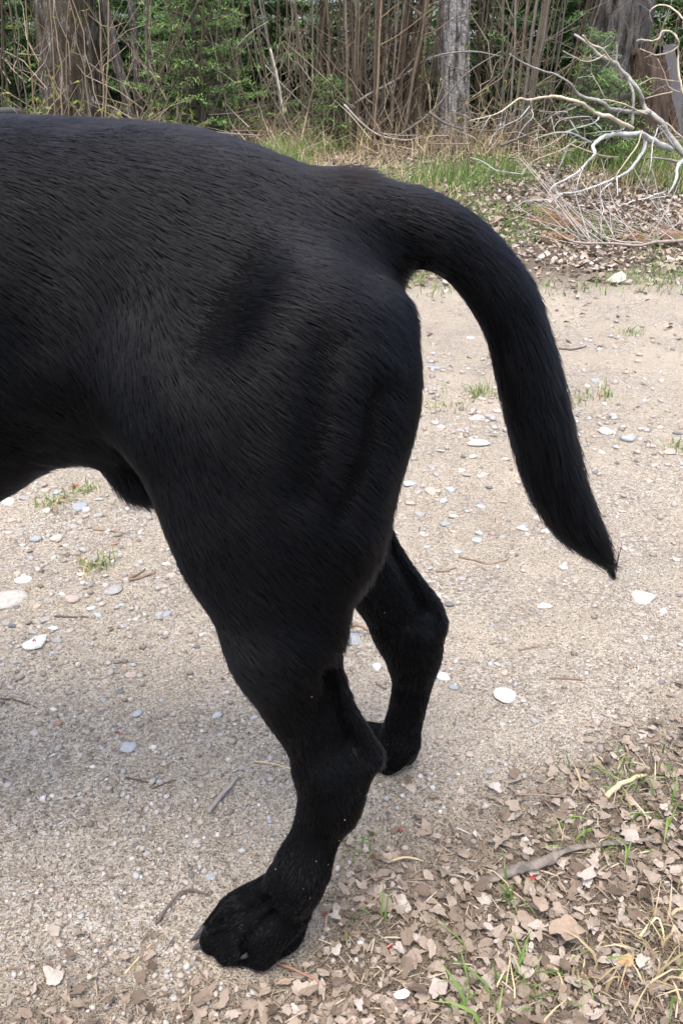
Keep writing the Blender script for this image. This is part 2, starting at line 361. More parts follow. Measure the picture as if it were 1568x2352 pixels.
# conifers --------------------------------------------------------------
def conifer_crown(height, spread, z0, whorl, per, seed, droop=.25, needle=.020, dens=1.0):
    rg = np.random.default_rng(seed); pile = Pile()
    quad = np.array([[0, -.5, 0], [1, -.10, 0], [1, .10, 0], [0, .5, 0]], float); qf = np.array([[0, 1, 2, 3]])
    nv = np.array([[0, -.14, 0], [.75, -.10, .04], [1, 0, 0], [.75, .10, .04], [0, .14, 0]]); 
    ntri = np.array([[0, 0, 0], [.45, .075, .0], [1, 0, 0], [.45, -.075, 0]], float)
    posL, RL, sL, tL = [], [], [], []
    z = z0; wood = []
    while z < height*.97:
        k = (height-z)/(height-z0); L0 = spread*(.18+.82*k**.8)
        for b in range(per):
            az = 2*math.pi*(b+rg.uniform(-.3, .3))/per+z*7.1; L = L0*rg.uniform(.65, 1.12)
            el = .15+.55*(1-k)-droop*.4; n = max(4, int(L/.075))
            s = np.linspace(0, 1, n); d = np.array([math.cos(az), math.sin(az)])
            zz = z+L*(s*math.tan(el)*.8-droop*s*s*.8+.12*s**3)+rg.uniform(-.04, .04)
            br = np.stack([d[0]*L*s, d[1]*L*s, zz], 1); wood.append((br, .006+.010*k))
            for i in range(1, n):
                tl = (.30*L*(1-s[i]*.75)+.05)*rg.uniform(.7, 1.1)
                for sg in (-1, 1):
                    a2 = az+sg*rg.uniform(.75, 1.05); m_ = max(3, int(tl/.028*dens))
                    u = np.linspace(.05, 1, m_); td = np.array([math.cos(a2), math.sin(a2), rg.uniform(-.22, .05)])
                    bp = br[i]+td[None]*(tl*u)[:, None]; bp[:, 2] -= .10*tl*u*u
                    for sd in (-1, 1):
                        a3 = a2+sd*rg.uniform(.45, .95, m_); posL.append(bp); sL.append(np.full(m_, needle*1.5)*rg.uniform(.8, 1.3, m_))
                        cx, sx = np.cos(a3), np.sin(a3); e = rg.normal(-.05, .28, m_); ce, se = np.cos(e), np.sin(e)
                        R = np.zeros((m_, 3, 3)); R[:, 0, 0] = cx*ce; R[:, 1, 0] = sx*ce; R[:, 2, 0] = se; R[:, 0, 1] = -sx; R[:, 1, 1] = cx; R[:, 0, 2] = -cx*se; R[:, 1, 2] = -sx*se; R[:, 2, 2] = ce
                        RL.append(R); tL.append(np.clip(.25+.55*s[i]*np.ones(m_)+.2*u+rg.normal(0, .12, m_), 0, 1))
        z += whorl*rg.uniform(.75, 1.25)
    pile.add(ntri*np.array([1.15, 1.25, 1]), np.array([[0, 1, 2, 3]]), np.concatenate(posL), np.concatenate(RL), np.concatenate(sL), np.concatenate(tL))
    return pile, wood
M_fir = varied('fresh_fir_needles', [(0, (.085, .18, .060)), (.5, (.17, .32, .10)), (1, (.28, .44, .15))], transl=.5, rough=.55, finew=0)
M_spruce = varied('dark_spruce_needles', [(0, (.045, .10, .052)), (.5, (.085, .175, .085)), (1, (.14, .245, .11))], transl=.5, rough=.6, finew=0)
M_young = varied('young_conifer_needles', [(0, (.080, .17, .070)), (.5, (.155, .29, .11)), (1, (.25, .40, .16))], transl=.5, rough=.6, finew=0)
M_wood = NT('twig_wood'); M_wood.b.inputs['Base Color'].default_value = (.10, .082, .066, 1); M_wood.b.inputs['Roughness'].default_value = .9; M_wood = M_wood.m
def conifer_mesh(key, height, spread, z0, whorl, per, seed, mat, **kw):
    pile, wood = conifer_crown(height, spread, z0, whorl, per, seed, **kw)
    tmp = pile.build('crown', mat); me = tmp.data; bpy.data.objects.remove(tmp)
    W = Pile(); pts = np.array([[0, 0, -.1], [0, 0, height*.5], [0, 0, height*.98]]); r0 = .012+height*.010
    V, F = tube(pts, [r0, r0*.6, .006], 8); W.raw(V, tris(F), np.zeros(len(V)))
    for br, r in wood:
        V, F = tube(br, np.linspace(r, .0015, len(br)), 4, False); W.raw(V, tris(F), np.zeros(len(V)))
    tmp = W.build('trunk', M_wood); mt = tmp.data; bpy.data.objects.remove(tmp)
    return me, mt
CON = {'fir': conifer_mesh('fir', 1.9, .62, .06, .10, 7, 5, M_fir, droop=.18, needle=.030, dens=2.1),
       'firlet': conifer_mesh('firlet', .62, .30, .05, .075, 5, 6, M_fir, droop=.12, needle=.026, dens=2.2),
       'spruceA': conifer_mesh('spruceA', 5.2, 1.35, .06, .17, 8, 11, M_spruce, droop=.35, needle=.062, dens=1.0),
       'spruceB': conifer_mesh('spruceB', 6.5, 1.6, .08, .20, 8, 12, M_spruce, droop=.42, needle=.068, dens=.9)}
def conifer(kind, x, y, s, rz, label, group=None, name='conifer'):
    t = empty(name, (x, y, H1(x, y)-.02)); t.rotation_euler.z = rz; t.scale = (s, s, s)
    tag(t, label, 'tree', group)
    link(bpy.data.objects.new('crown', CON[kind][0]), t); link(bpy.data.objects.new('trunk', CON[kind][1]), t)
def at_px(px, Y): return P(px, 219, Y)[0]
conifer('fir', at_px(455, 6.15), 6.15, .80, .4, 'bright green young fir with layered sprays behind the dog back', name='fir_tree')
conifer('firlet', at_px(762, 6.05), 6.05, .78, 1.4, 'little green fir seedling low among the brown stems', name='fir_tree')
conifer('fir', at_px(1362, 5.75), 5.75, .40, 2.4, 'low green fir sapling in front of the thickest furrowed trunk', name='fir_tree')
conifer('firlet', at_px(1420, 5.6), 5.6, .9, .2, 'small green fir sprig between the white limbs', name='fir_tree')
FAR = [(10, 9.6, .8, 'spruceA'), (-190, 9.2, .9, 'spruceB'), (205, 11, .9, 'spruceB'), (430, 12.5, 1.0, 'spruceA'), (590, 11.5, .8, 'spruceA'), (1160, 11.5, .8, 'spruceA'),
       (1300, 12.6, .9, 'spruceB'), (1545, 11.4, .95, 'spruceB'), (1720, 10, .9, 'spruceA'), (-420, 10.5, 1.0, 'spruceA'), (1950, 10.5, 1.0, 'spruceB'), (-700, 9, .9, 'spruceB'), (2250, 9.6, .9, 'spruceA')]
for i, (px, Y, s, k) in enumerate(FAR):
    conifer(k, at_px(px, Y), Y, s, i*1.7, 'dark green conifer in the woods behind the bare thicket', 'dark conifers behind the thicket')

YOUNG = [(35, 7.4, .9, 'on the far left beside the mossy trunk'), (250, 7.7, 1.1, 'between the mossy trunk and the slim grey ones'), (560, 7.5, 1.0, 'right of the bright fir, behind crossing bare stems'), (650, 7.9, 1.2, 'behind the white peeled pole'), (745, 7.6, .9, 'behind the leftmost clump of the thicket'), (815, 8.3, 1.2, 'behind the dense upright brown stems'),
         (890, 7.7, 1.0, 'behind the middle of the thicket'), (960, 8.0, 1.1, 'behind the thicket just left of the pale trunk'), (1105, 7.2, 1.0, 'just right of the pale trunk'), (1190, 7.6, 1.15, 'behind the upright bare clump'), (1265, 8.2, 1.2, 'behind the bare clump leaning right'), (1320, 7.2, .8, 'left of the thickest furrowed trunk'), (1520, 7.6, 1.1, 'behind the red-brown broken trunk'),
         (110, 8.6, 1.2, 'mostly hidden by the mossy trunk'), (360, 8.8, 1.3, 'behind the slim grey trunks'), (490, 8.9, 1.3, 'behind the bright fir'), (-130, 7.5, 1.1, 'beyond the left edge of the picture'), (1680, 7.4, 1.0, 'beyond the right edge of the picture')]
CON['young'] = conifer_mesh('young', 2.0, .80, .05, .12, 7, 8, M_young, droop=.22, needle=.036, dens=1.9)
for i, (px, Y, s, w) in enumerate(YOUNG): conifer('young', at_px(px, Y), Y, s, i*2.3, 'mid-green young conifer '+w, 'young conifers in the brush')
# bare stems ------------------------------------------------------------
M_stem = [varied('brown_stem_bark', [(0, (.070, .052, .036)), (.5, (.125, .095, .066)), (1, (.20, .16, .115))], src='rnd', rough=.85, fine=45, finew=.5, bump=.004),
          varied('grey_stem_bark', [(0, (.095, .082, .066)), (.5, (.165, .145, .118)), (1, (.26, .232, .195))], src='rnd', rough=.85, fine=45, finew=.5, bump=.004),
          varied('tan_stem_bark', [(0, (.20, .15, .095)), (.5, (.28, .215, .14)), (1, (.36, .29, .20))], src='rnd', rough=.8, fine=45, finew=.4)]
M_bud = varied('opening_leaves', [(0, (.13, .17, .035)), (.5, (.22, .27, .06)), (1, (.33, .34, .10))], transl=.4, rough=.6, finew=0)
leaflet = np.array([[0, 0, 0], [.4, .18, .05], [1, 0, 0], [.4, -.18, .05]], float)
def make_stem(foot, top, r, bend, twigs, rg, hmax=2.4, forks=0):
    """one stem: foot (3), a point higher up it passes through, continuing to hmax"""
    d = (top-foot); d = d/max(d[2], .05)
    n = 12; z = np.linspace(0, hmax, n); s = z/hmax
    side = rg.normal(0, 1, 2)*bend
    pts = foot[None]+d[None]*z[:, None]; pts[:, 0] += side[0]*np.sin(s*math.pi*rg.uniform(.8, 1.7))*.5; pts[:, 1] += side[1]*s*s
    jit = rg.normal(0, .006, (n, 3)); jit[:, 2] = 0; jit[0] = 0; pts += jit
    rad = r*(1-.62*s)+.001
    V, F = tube(pts, rad, 6); Pq = [(V, tris(F))]
    for k in range(twigs):
        u = rg.uniform(.05, .62); i = u*(n-1); b = np.array([np.interp(i, np.arange(n), pts[:, a]) for a in range(3)])
        az = rg.uniform(0, 2*math.pi); L = rg.uniform(.10, .45); el = rg.uniform(.25, 1.1)
        dd = np.array([math.cos(az)*math.cos(el), math.sin(az)*math.cos(el), math.sin(el)])
        t = np.linspace(0, 1, 5)[:, None]; q = b+dd*L*t+rg.normal(0, .018, (5, 3))*t; q[:, 2] += .1*L*t[:, 0]**2
        V, F = tube(q, np.linspace(min(.0045, r*.5), .0012, 5), 4, False); Pq.append((V, tris(F)))
    return Pq, pts
def shrub(label, group, stems, matw, seed, name='shrub', twigs=(4, 9), hmax=(1.9, 2.7), bend=.05, buds=0, cat='shrub'):
    """stems: (px_top, py_top, px_foot, py_foot, Y, width_px)"""
    rg = np.random.default_rng(seed)
    f0 = P(stems[0][2], stems[0][3], stems[0][4]); base = np.array([np.mean([P(s[2], s[3], s[4])[0] for s in stems]), stems[0][4], 0]); base[2] = H1(base[0], base[1])
    t = empty(name, tuple(base)); tag(t, label, cat, group)
    bd = Pile()
    for (xt, yt, xf, yf, Y, w) in stems:
        foot = P(xf, yf, Y); top = P(xt, yt, Y); dz = (top-foot)/max(top[2]-foot[2], .05); g = H1(foot[0], Y)-.03
        foot = foot+dz*(g-foot[2]); r = w*.5*depth_of(top)/VF
        Pq, pts = make_stem(foot, top, r, bend, int(rg.integers(*twigs)), rg, rg.uniform(*hmax))
        pl = Pile()
        for V, F in Pq: pl.raw(V, F, np.zeros(len(V)))
        st = pl.build('stem', M_stem[int(rg.choice(3, p=matw))], t, True, base)
        if buds:
            for V, F in Pq[1:]:
                tip = V[-4:].mean(0); k = int(rg.integers(2, 6))
                bd.add(leaflet, np.array([[0, 1, 2, 3]]), np.repeat(tip[None], k, 0), rot_mats(k, .8, rg), rg.uniform(.012, .035, k)*buds, rg.random(k))
    if bd.n:
        lv = bd.build('leaves', M_bud, t, False, base); lv['kind'] = 'stuff'
    return t
rs = np.random.default_rng(77)
def fan(x0, x1, n, foot_y, Y, spreadx, w, lean=0.0):
    out = []
    for i in range(n):
        xf = rs.uniform(x0, x1); c = (x0+x1)/2
        xt = xf+(xf-c)*spreadx+rs.normal(0, 10)+lean+(xf-VW/2)*.10
        out.append((xt, 0, xf, foot_y+rs.uniform(-12, 10), Y+rs.uniform(-.22, .22), rs.choice(w)))
    return out
# the main brown thicket, each clump rooted on its own
W1 = [3, 3, 4, 4, 5, 6, 9]
clumps = [(700, 745, 9, 330, 6.5, .3, 2, 'leftmost clump of the main brown thicket, above the tail root'),
          (748, 790, 9, 338, 6.3, .3, 4, 'upright brown stem clump behind the little fir seedling'),
          (795, 832, 12, 345, 6.15, .25, 8, 'dense upright brown stem clump above the tail bend'),
          (832, 872, 13, 350, 6.1, .25, 10, 'dense brown stem clump, second from the tail bend'),
          (872, 915, 13, 352, 6.15, .3, 18, 'brown stem clump fanning right, middle of the main thicket'),
          (912, 955, 12, 350, 6.2, .35, 30, 'brown stem clump leaning right towards the pale trunk'),
          (945, 995, 8, 318, 6.9, .3, 16, 'thin stem clump just left of the pale trunk foot'),
          (1080, 1115, 6, 318, 6.8, .3, 4, 'thin grey stem clump just right of the pale trunk')]
for i, (a, b, n, fy, Y, sp, ln, lb) in enumerate(clumps):
    shrub(lb, 'bare shrubs of the thicket', fan(a, b, n, fy, Y, sp, W1, ln), (.72, .22, .06), 100+i)
clumps2 = [(1160, 1200, 7, 350, 6.0, .4, 2, 'upright bare clump left of the white dead branch tips'),
           (1195, 1240, 8, 352, 6.0, .4, 18, 'bare clump behind the long arching white limb'),
           (1240, 1290, 8, 345, 6.1, .4, 40, 'bare clump leaning right towards the thickest furrowed trunk'),
           (1100, 1150, 4, 335, 6.6, .5, 0, 'sparse thin bare clump right of the pale trunk, against dark conifers')]
for i, (a, b, n, fy, Y, sp, ln, lb) in enumerate(clumps2):
    shrub(lb, 'bare shrubs of the thicket', fan(a, b, n, fy, Y, sp, W1, ln), (.62, .32, .06), 140+i, twigs=(3, 8))
# looser growth left of the thicket, single stems read off the picture
shrub('loose grey clump with a long stem leaning right, right of the bright fir', 'bare shrubs of the thicket',
      [(516, 0, 569, 305, 6.3, 8), (444, 8, 512, 150, 6.5, 7), (492, 110, 526, 300, 6.3, 6), (536, 150, 540, 300, 6.4, 5), (560, 60, 548, 305, 6.5, 4)], (.3, .7, 0), 160, twigs=(2, 5))
shrub('pair of rusty brown stems crossing the bright green fir', 'bare shrubs of the thicket',
      [(376, 0, 440, 290, 5.9, 4), (470, 80, 466, 292, 5.9, 5), (505, 0, 474, 100, 5.9, 4), (392, 60, 342, 268, 5.9, 4), (345, 60, 348, 290, 5.9, 4), (420, 110, 350, 240, 5.9, 3)], (1, 0, 0), 161, twigs=(2, 4))
shrub('grey-brown clump with a white peeled pole, left of the main thicket', 'bare shrubs of the thicket',
      [(602, 0, 640, 300, 6.3, 6), (606, 30, 655, 300, 6.2, 5), (578, 60, 602, 230, 6.4, 4), (652, 0, 656, 250, 6.4, 4), (590, 100, 622, 300, 6.4, 4), (640, 30, 622, 290, 6.3, 4), (690, 0, 708, 140, 6.4, 6), (745, 20, 700, 310, 6.3, 5)], (.5, .5, 0), 162, twigs=(3, 7))
shrub('thin tan stems standing in front of the leftmost dark mossy trunk', 'thin tan shoots behind the dog',
      [(121, 0, 137, 258, 5.7, 5), (122, 40, 128, 258, 5.7, 3), (156, 0, 200, 235, 5.7, 3), (172, 20, 190, 90, 5.7, 3), (225, 80, 228, 262, 5.6, 4), (246, 90, 236, 265, 5.6, 3), (150, 90, 150, 255, 5.8, 3)], (0, 0, 1), 163, twigs=(1, 4), buds=1.0, hmax=(.9, 1.6))
shrub('thin brown stems with pale buds left of the mossy trunk', 'thin tan shoots behind the dog',
      [(50, 40, 75, 250, 5.7, 4), (60, 0, 90, 255, 5.7, 4), (8, 20, 12, 250, 5.8, 5), (6, 90, 14, 250, 5.8, 4), (41, 130, 58, 262, 5.5, 3)], (.4, .2, .4), 164, twigs=(1, 4), buds=1.2, hmax=(.9, 1.6))
shrub('low sprouts with fresh yellow-green leaves above the dog back, far left', 'leafy sprouts',
      [(40, 205, 38, 262, 5.4, 3), (88, 175, 92, 262, 5.4, 3), (62, 190, 76, 262, 5.4, 3), (15, 215, 22, 262, 5.4, 3)], (0, 0, 1), 165, twigs=(4, 8), buds=1.7, hmax=(.25, .4), cat='plant', name='leafy_sprout')
shrub('low sprouts with fresh yellow-green leaves below the mossy trunk', 'leafy sprouts',
      [(165, 195, 160, 262, 5.4, 3), (130, 220, 128, 262, 5.4, 3), (192, 235, 190, 268, 5.4, 3)], (0, 0, 1), 166, twigs=(4, 8), buds=1.7, hmax=(.2, .35), cat='plant', name='leafy_sprout')
shrub('low leafy sprouts under the bright green fir', 'leafy sprouts',
      [(318, 225, 322, 275, 5.6, 3), (385, 245, 388, 280, 5.6, 3), (440, 250, 444, 290, 5.6, 3), (560, 225, 562, 300, 6.0, 3), (600, 215, 604, 300, 6.0, 3)], (0, .3, .7), 167, twigs=(4, 9), buds=1.3, hmax=(.2, .4), cat='plant', name='leafy_sprout')
shrub('low leafy sprouts at the foot of the pale trunk', 'leafy sprouts',
      [(1010, 245, 1008, 320, 6.0, 3), (1035, 255, 1040, 322, 6.0, 3), (1085, 225, 1080, 322, 6.0, 3), (985, 270, 985, 325, 5.9, 3), (1120, 280, 1120, 330, 5.9, 3)], (0, .3, .7), 168, twigs=(4, 9), buds=1.2, hmax=(.25, .5), cat='plant', name='leafy_sprout')
# thin stuff further back and to both sides so the wood closes
for i, (a, b, n, fy, Y) in enumerate([(-260, -120, 8, 290, 6.6), (-110, 0, 7, 285, 6.8), (1300, 1380, 6, 300, 7.4), (1500, 1600, 7, 320, 7.2), (1620, 1800, 9, 340, 6.6), (640, 720, 9, 300, 7.6), (420, 520, 7, 280, 7.8), (860, 960, 12, 310, 7.4), (200, 300, 6, 270, 7.8), (760, 860, 12, 312, 7.3), (1110, 1250, 10, 305, 7.6)]):
    shrub('thin bare shrub standing back among the conifers', 'thin bare shrubs further back', fan(a, b, n, fy, Y, .3, [3, 4, 4, 5], 0), (.5, .5, 0), 200+i, twigs=(2, 6))
# the white peeled pole leaning in the thicket
def pole(name, label, cat, pts, radii, mat, sides=8):
    A = smooth_path(np.array(pts), 5); R = np.interp(np.linspace(0, 1, len(A)), np.linspace(0, 1, len(radii)), radii)
    b = A[0].copy(); V, F = tube(A-b, R, sides); o = mesh_obj(name, V, tris(F).astype(np.int32), mat); o.location = b
    tag(o, label, cat); return o
M_peel = varied('peeled_wood', [(0, (.50, .46, .39)), (1, (.60, .56, .49))], src='rnd', fine=30, finew=.35, rough=.7)
pole('dead_pole', 'thin white peeled pole leaning in the brush left of the thicket', 'pole', [P(652, 262, 6.1), P(645, 223, 6.1), P(634, 165, 6.1), P(621, 112, 6.1)], [.009, .009, .009, .006], M_peel)
# weathered boards leaning at the far right
M_board = varied('weathered_board', [(0, (.060, .060, .063)), (1, (.08, .08, .085))], src='rnd', fine=18, finew=.4, rough=.85)
def board(label, a, b, w, th, mat, name='board', cat='board'):
    a, b = np.array(a), np.array(b); d = (b-a); L = np.linalg.norm(d); d = d/L; sx = np.array([1.0, 0, 0]); sx = sx-d*(sx@d); sx /= np.linalg.norm(sx); n = np.cross(d, sx)
    pr = [(-.5, -.5), (.5, -.5), (.5, .5), (-.5, .5)]; V = []
    for s in np.linspace(0, 1, 9):
        wob = .006*math.sin(s*9); V += [d*L*s+sx*(w*p[0]*(1-.06*s)+wob)+n*th*p[1] for p in pr]
    F = []
    for i in range(8):
        F += [(i*4+k, i*4+(k+1) % 4, i*4+4+(k+1) % 4, i*4+4+k) for k in range(4)]
    F += [(3, 2, 1, 0), (32, 33, 34, 35)]
    o = mesh_obj(name, V, F, mat, None, False); o.location = a; tag(o, label, cat)
board('grey weathered board leaning upright at the right edge', P(1572, 330, 6.0), P(1530, 105, 6.3), .075, .03, M_board)
board('dark weathered board leaning beside the grey one', P(1553, 330, 5.95), P(1515, 130, 6.2), .05, .03, M_stump)
pole('fallen_log', 'pale birch log lying in the brush at the far left', 'log', [P(-60, 266, 5.6), P(-10, 258, 5.65), P(30, 256, 5.7), P(58, 262, 5.75)], [.022, .025, .024, .02], M_board, 12)
# ------------------------------------------------------------------ fallen dead branches
M_white = varied('bleached_bark', [(0, (.44, .445, .43)), (1, (.60, .605, .59))], src='rnd', fine=40, finew=.6, bump=.004, rough=.75)
M_yell = varied('stripped_wood', [(0, (.47, .40, .28)), (1, (.58, .52, .40))], src='rnd', fine=34, finew=.5, rough=.7, bump=.003)
M_grey = varied('grey_branch_bark', [(0, (.32, .305, .28)), (1, (.46, .445, .415))], src='rnd', fine=40, finew=.65, rough=.85, bump=.003)
M_dark = varied('lichened_dark_bark', [(0, (.13, .115, .10)), (1, (.24, .225, .205))], src='rnd', fine=60, finew=.7, rough=.9)
M_pink = varied('pinkish_branch_bark', [(0, (.32, .255, .23)), (1, (.42, .35, .32))], src='rnd', fine=40, finew=.4, rough=.8)
MB_ = {'w': M_white, 'y': M_yell, 'g': M_grey, 'd': M_dark, 'p': M_pink}
def c4(x, y): return 1078+x*.3125, y*.3125
def c6(x, y): return 1078+x*.3125, 235+y*.3125
def limb(parent, origin, pts, w0, w1, Y0, Y1, m, cv=c4, wob=.006, name='limb', sides=8, droop=0):
    q = [cv(*p) for p in pts]; n = len(q); Ys = np.linspace(Y0, Y1, n)
    A = np.array([P(a, b, y) for (a, b), y in zip(q, Ys)])
    for i in range(n):                       # never below the ground
        g = H1(A[i, 0], A[i, 1])+.004
        if A[i, 2] < g: A[i] = PG(*q[i])+np.array([0, 0, .004])
    A[1:-1, 1] += rng.normal(0, .035, n-2) if n > 2 else 0
    A = smooth_path(A, 3); k = len(A)
    wid = np.linspace(w0, w1, k)*.82*.3125*.5*np.array([depth_of(p) for p in A])/VF
    jit = rng.normal(0, 1, (k, 3))*np.minimum(wob, wid*.22)[:, None]; jit[0] = 0; A = A+jit
    wid = wid*(1+rng.uniform(-.14, .20, k))
    V, F = tube(A-origin, wid, sides)
    return mesh_obj(name, V, tris(F).astype(np.int32), MB_[m], parent)
o5 = PG(*c4(1540, 1150)); fb = empty('fallen_branch', tuple(o5)); tag(fb, 'white bleached dead branch with many bare twigs lying at the right verge', 'branch')
L_ = [([(1600,1180),(1480,1010),(1400,890),(1330,830),(1290,760),(1230,660),(1160,560),(1070,470),(960,410),(860,330),(770,250)],52,20,5.0,5.15,'g'),
 ([(1330,830),(1210,830),(1100,810),(1020,800),(950,745),(870,720),(790,670),(740,620),(650,550),(520,510),(400,460),(290,395)],42,9,5.03,4.75,'g'),
 ([(1200,945),(1080,890),(1000,850),(920,830),(840,780),(760,740),(640,708),(540,715),(440,735),(380,725),(300,770),(210,835),(100,870),(0,885)],38,7,4.9,4.45,'y'),
 ([(1475,1097),(1370,1050),(1290,1000),(1230,975),(1180,985),(1100,990),(1010,1000),(940,1030),(890,1070),(890,1130),(850,1200),(800,1260),(720,1310),(620,1360),(585,1400)],54,13,5.0,4.55,'w'),
 ([(890,1050),(800,1000),(720,975),(620,975),(540,995),(480,1015)],22,7,4.8,4.6,'w'),
 ([(1290,1010),(1280,1100),(1230,1180),(1160,1260),(1060,1310),(940,1360),(840,1395),(760,1410),(680,1420),(620,1443)],36,13,4.95,4.4,'w'),
 ([(780,1030),(700,1090),(610,1130),(480,1190),(380,1280)],15,8,4.75,4.6,'y'),
 ([(380,1280),(280,1265),(180,1245),(100,1190),(0,1155)],11,5,4.6,4.6,'w'),
 ([(740,1060),(860,1110),(980,1145),(1090,1155)],11,13,4.9,4.95,'y'),
 ([(1265,960),(1200,1070),(1130,1180),(1060,1310)],13,10,4.85,4.6,'y'),
 ([(1380,940),(1330,1060),(1295,1180),(1300,1400)],13,8,4.85,4.6,'w'),
 ([(1160,580),(1190,680),(1195,800),(1190,920)],22,26,5.1,5.0,'g'),
 ([(830,260),(900,320),(980,360),(1020,420),(1080,470)],14,22,5.0,5.1,'y'),
 ([(985,355),(1040,320),(1065,270)],10,6,5.05,5.0,'y'),
 ([(685,375),(760,410),(860,450),(940,435),(1000,400)],9,13,4.95,5.1,'y'),
 ([(1080,330),(1085,400),(1075,450)],10,16,5.1,5.1,'g'),
 ([(885,400),(885,460),(900,540),(950,630),(995,725)],6,10,4.95,5.0,'y'),
 ([(930,740),(1020,735),(1130,770),(1230,810),(1300,840)],10,14,4.95,5.02,'y'),
 ([(510,822),(640,820),(750,800),(870,750)],6,9,4.8,4.95,'d'),
 ([(570,890),(640,835),(710,820),(760,880),(795,980)],5,8,4.7,4.8,'w'),
 ([(610,950),(660,890),(750,865),(860,855),(930,890),(970,950)],6,10,4.75,4.85,'w'),
 ([(700,970),(800,940),(900,905),(950,880),(955,840)],8,13,4.75,4.9,'w'),
 ([(920,975),(1040,970),(1110,955),(1140,930)],7,10,4.8,4.9,'w'),
 ([(480,1100),(580,1060),(700,990)],5,7,4.6,4.7,'w'),
 ([(450,740),(470,800),(465,860),(400,930),(340,1030)],9,5,4.6,4.55,'w'),
 ([(465,860),(520,920),(570,970)],8,6,4.6,4.65,'y'),
 ([(440,780),(350,870),(250,920),(190,980),(140,1070)],8,5,4.6,4.5,'w'),
 ([(240,820),(240,900),(220,950)],6,4,4.5,4.5,'w'),
 ([(150,855),(100,920),(65,1000)],7,4,4.47,4.4,'w'),
 ([(385,1050),(400,1150),(500,1280),(560,1370)],9,11,4.6,4.55,'y'),
 ([(830,1240),(800,1300),(780,1390)],11,8,4.6,4.5,'w'),
 ([(825,1340),(850,1400),(855,1440)],8,6,4.5,4.45,'y'),
 ([(1080,1310),(1085,1443)],13,8,4.6,4.5,'w'),
 ([(720,1060),(660,1170),(620,1290),(580,1370)],15,18,4.75,4.6,'d'),
 ([(1570,700),(1545,560),(1555,380),(1520,310),(1490,240),(1410,230),(1380,280),(1320,305),(1260,290),(1225,300)],22,10,4.7,4.8,'y'),
 ([(1530,340),(1480,380),(1400,400),(1330,385),(1250,360)],14,8,4.72,4.7,'y'),
 ([(1545,680),(1460,640),(1430,540),(1380,430)],13,7,4.75,4.7,'y'),
 ([(1540,600),(1460,590),(1340,575),(1230,630)],10,6,4.75,4.7,'y'),
 ([(1490,675),(1380,700),(1290,725)],11,8,4.8,4.85,'y'),
 ([(1600,290),(1560,190),(1530,130),(1480,50),(1400,35),(1330,70),(1300,110),(1340,165)],18,8,4.65,4.8,'y'),
 ([(1600,1130),(1580,900),(1570,700)],30,22,4.85,4.7,'g'),
 ([(1590,1150),(1520,1230),(1490,1310),(1460,1430)],42,16,4.9,4.6,'w'),
 ([(1300,1160),(1400,1165),(1560,1195)],14,26,4.9,4.95,'g'),
 ([(1380,920),(1450,980),(1500,1080)],9,12,4.9,4.95,'w'),
 ([(1440,900),(1510,970),(1590,1040)],12,16,4.95,4.95,'y')]
LO = []
for pts, w0, w1, Y0, Y1, m_ in L_: LO.append(limb(fb, o5, pts, w0, w1, Y0, Y1, m_, name='limb' if w0 > 20 else 'twig'))
# fine twigs sprouting everywhere along the dead branch
for i in range(250):
    li = int(rng.integers(1, len(L_))); pts, w0, w1, Y0, Y1, m_ = L_[li]
    k = rng.uniform(0, len(pts)-1.01); j = int(k); f = k-j; a = np.array(pts[j])*(1-f)+np.array(pts[j+1])*f
    Yk = Y0+(Y1-Y0)*k/(len(pts)-1); an = rng.uniform(math.pi*.45, math.pi*1.25); L = rng.uniform(35, 130)
    d = np.array([math.cos(an), -math.sin(an)*.8+.25]); b = a+d*L*.5+rng.normal(0, 8, 2); c = a+d*L+rng.normal(0, 14, 2)
    limb(LO[li], o5, [tuple(a), tuple(b), tuple(c)], rng.uniform(2.6, 4.6), 1.8, Yk, Yk-rng.uniform(0, .25), rng.choice(['w', 'w', 'y', 'g', 'd']), name='twig', sides=5)
for pts, w0, w1, Y0, Y1 in [([(1040,590),(990,680),(970,780),(960,840)],11,7,4.55,4.1), ([(680,680),(640,720),(640,770),(580,820),(530,845)],11,4,4.4,4.0), ([(680,680),(560,705),(430,735),(320,780)],8,4,4.4,4.1)]:
    limb(fb, o5, pts, w0, w1, Y0, Y1, 'w', c6, name='twig')

o6 = PG(*c6(1500, 1070)); f2 = empty('fallen_branch', tuple(o6)); tag(f2, 'pinkish grey fallen branch with rusty dead needles lying below the white one', 'branch')
def ground_limb(parent, origin, pts, w0, w1, m_, cv=c6, up=.012, name='limb', sides=7):
    A = smooth_path(np.array([PG(*cv(*p)) for p in pts]), 5); k = len(A)
    A[:, 2] = RZ(A[:, 0], A[:, 1])+up
    wid = np.linspace(w0, w1, k)*.3125*.5*np.array([depth_of(p) for p in A])/VF*(1+rng.uniform(-.1, .1, k))
    V, F = tube(A-origin, wid, sides); return mesh_obj(name, V, tris(F).astype(np.int32), MB_[m_], parent)
ground_limb(f2, o6, [(1640,1060),(1568,1065),(1440,1075),(1350,1080),(1230,1105),(1050,1090),(770,1080),(640,1010),(540,950),(440,875),(305,775)], 30, 7, 'p', up=.028)
ground_limb(f2, o6, [(960,1045),(1100,1080),(1260,1090)], 9, 15, 'p', up=.03)
ground_limb(f2, o6, [(520,1000),(600,1025),(640,1012)], 5, 7, 'p')
M_rust = varied('dead_needles', [(0, (.13, .060, .034)), (.5, (.21, .10, .056)), (1, (.29, .16, .095))], finew=0, rough=.8)
nd = np.array([[0, 0, 0], [.5, .03, .01], [1, 0, 0], [.5, -.03, .01]], float)
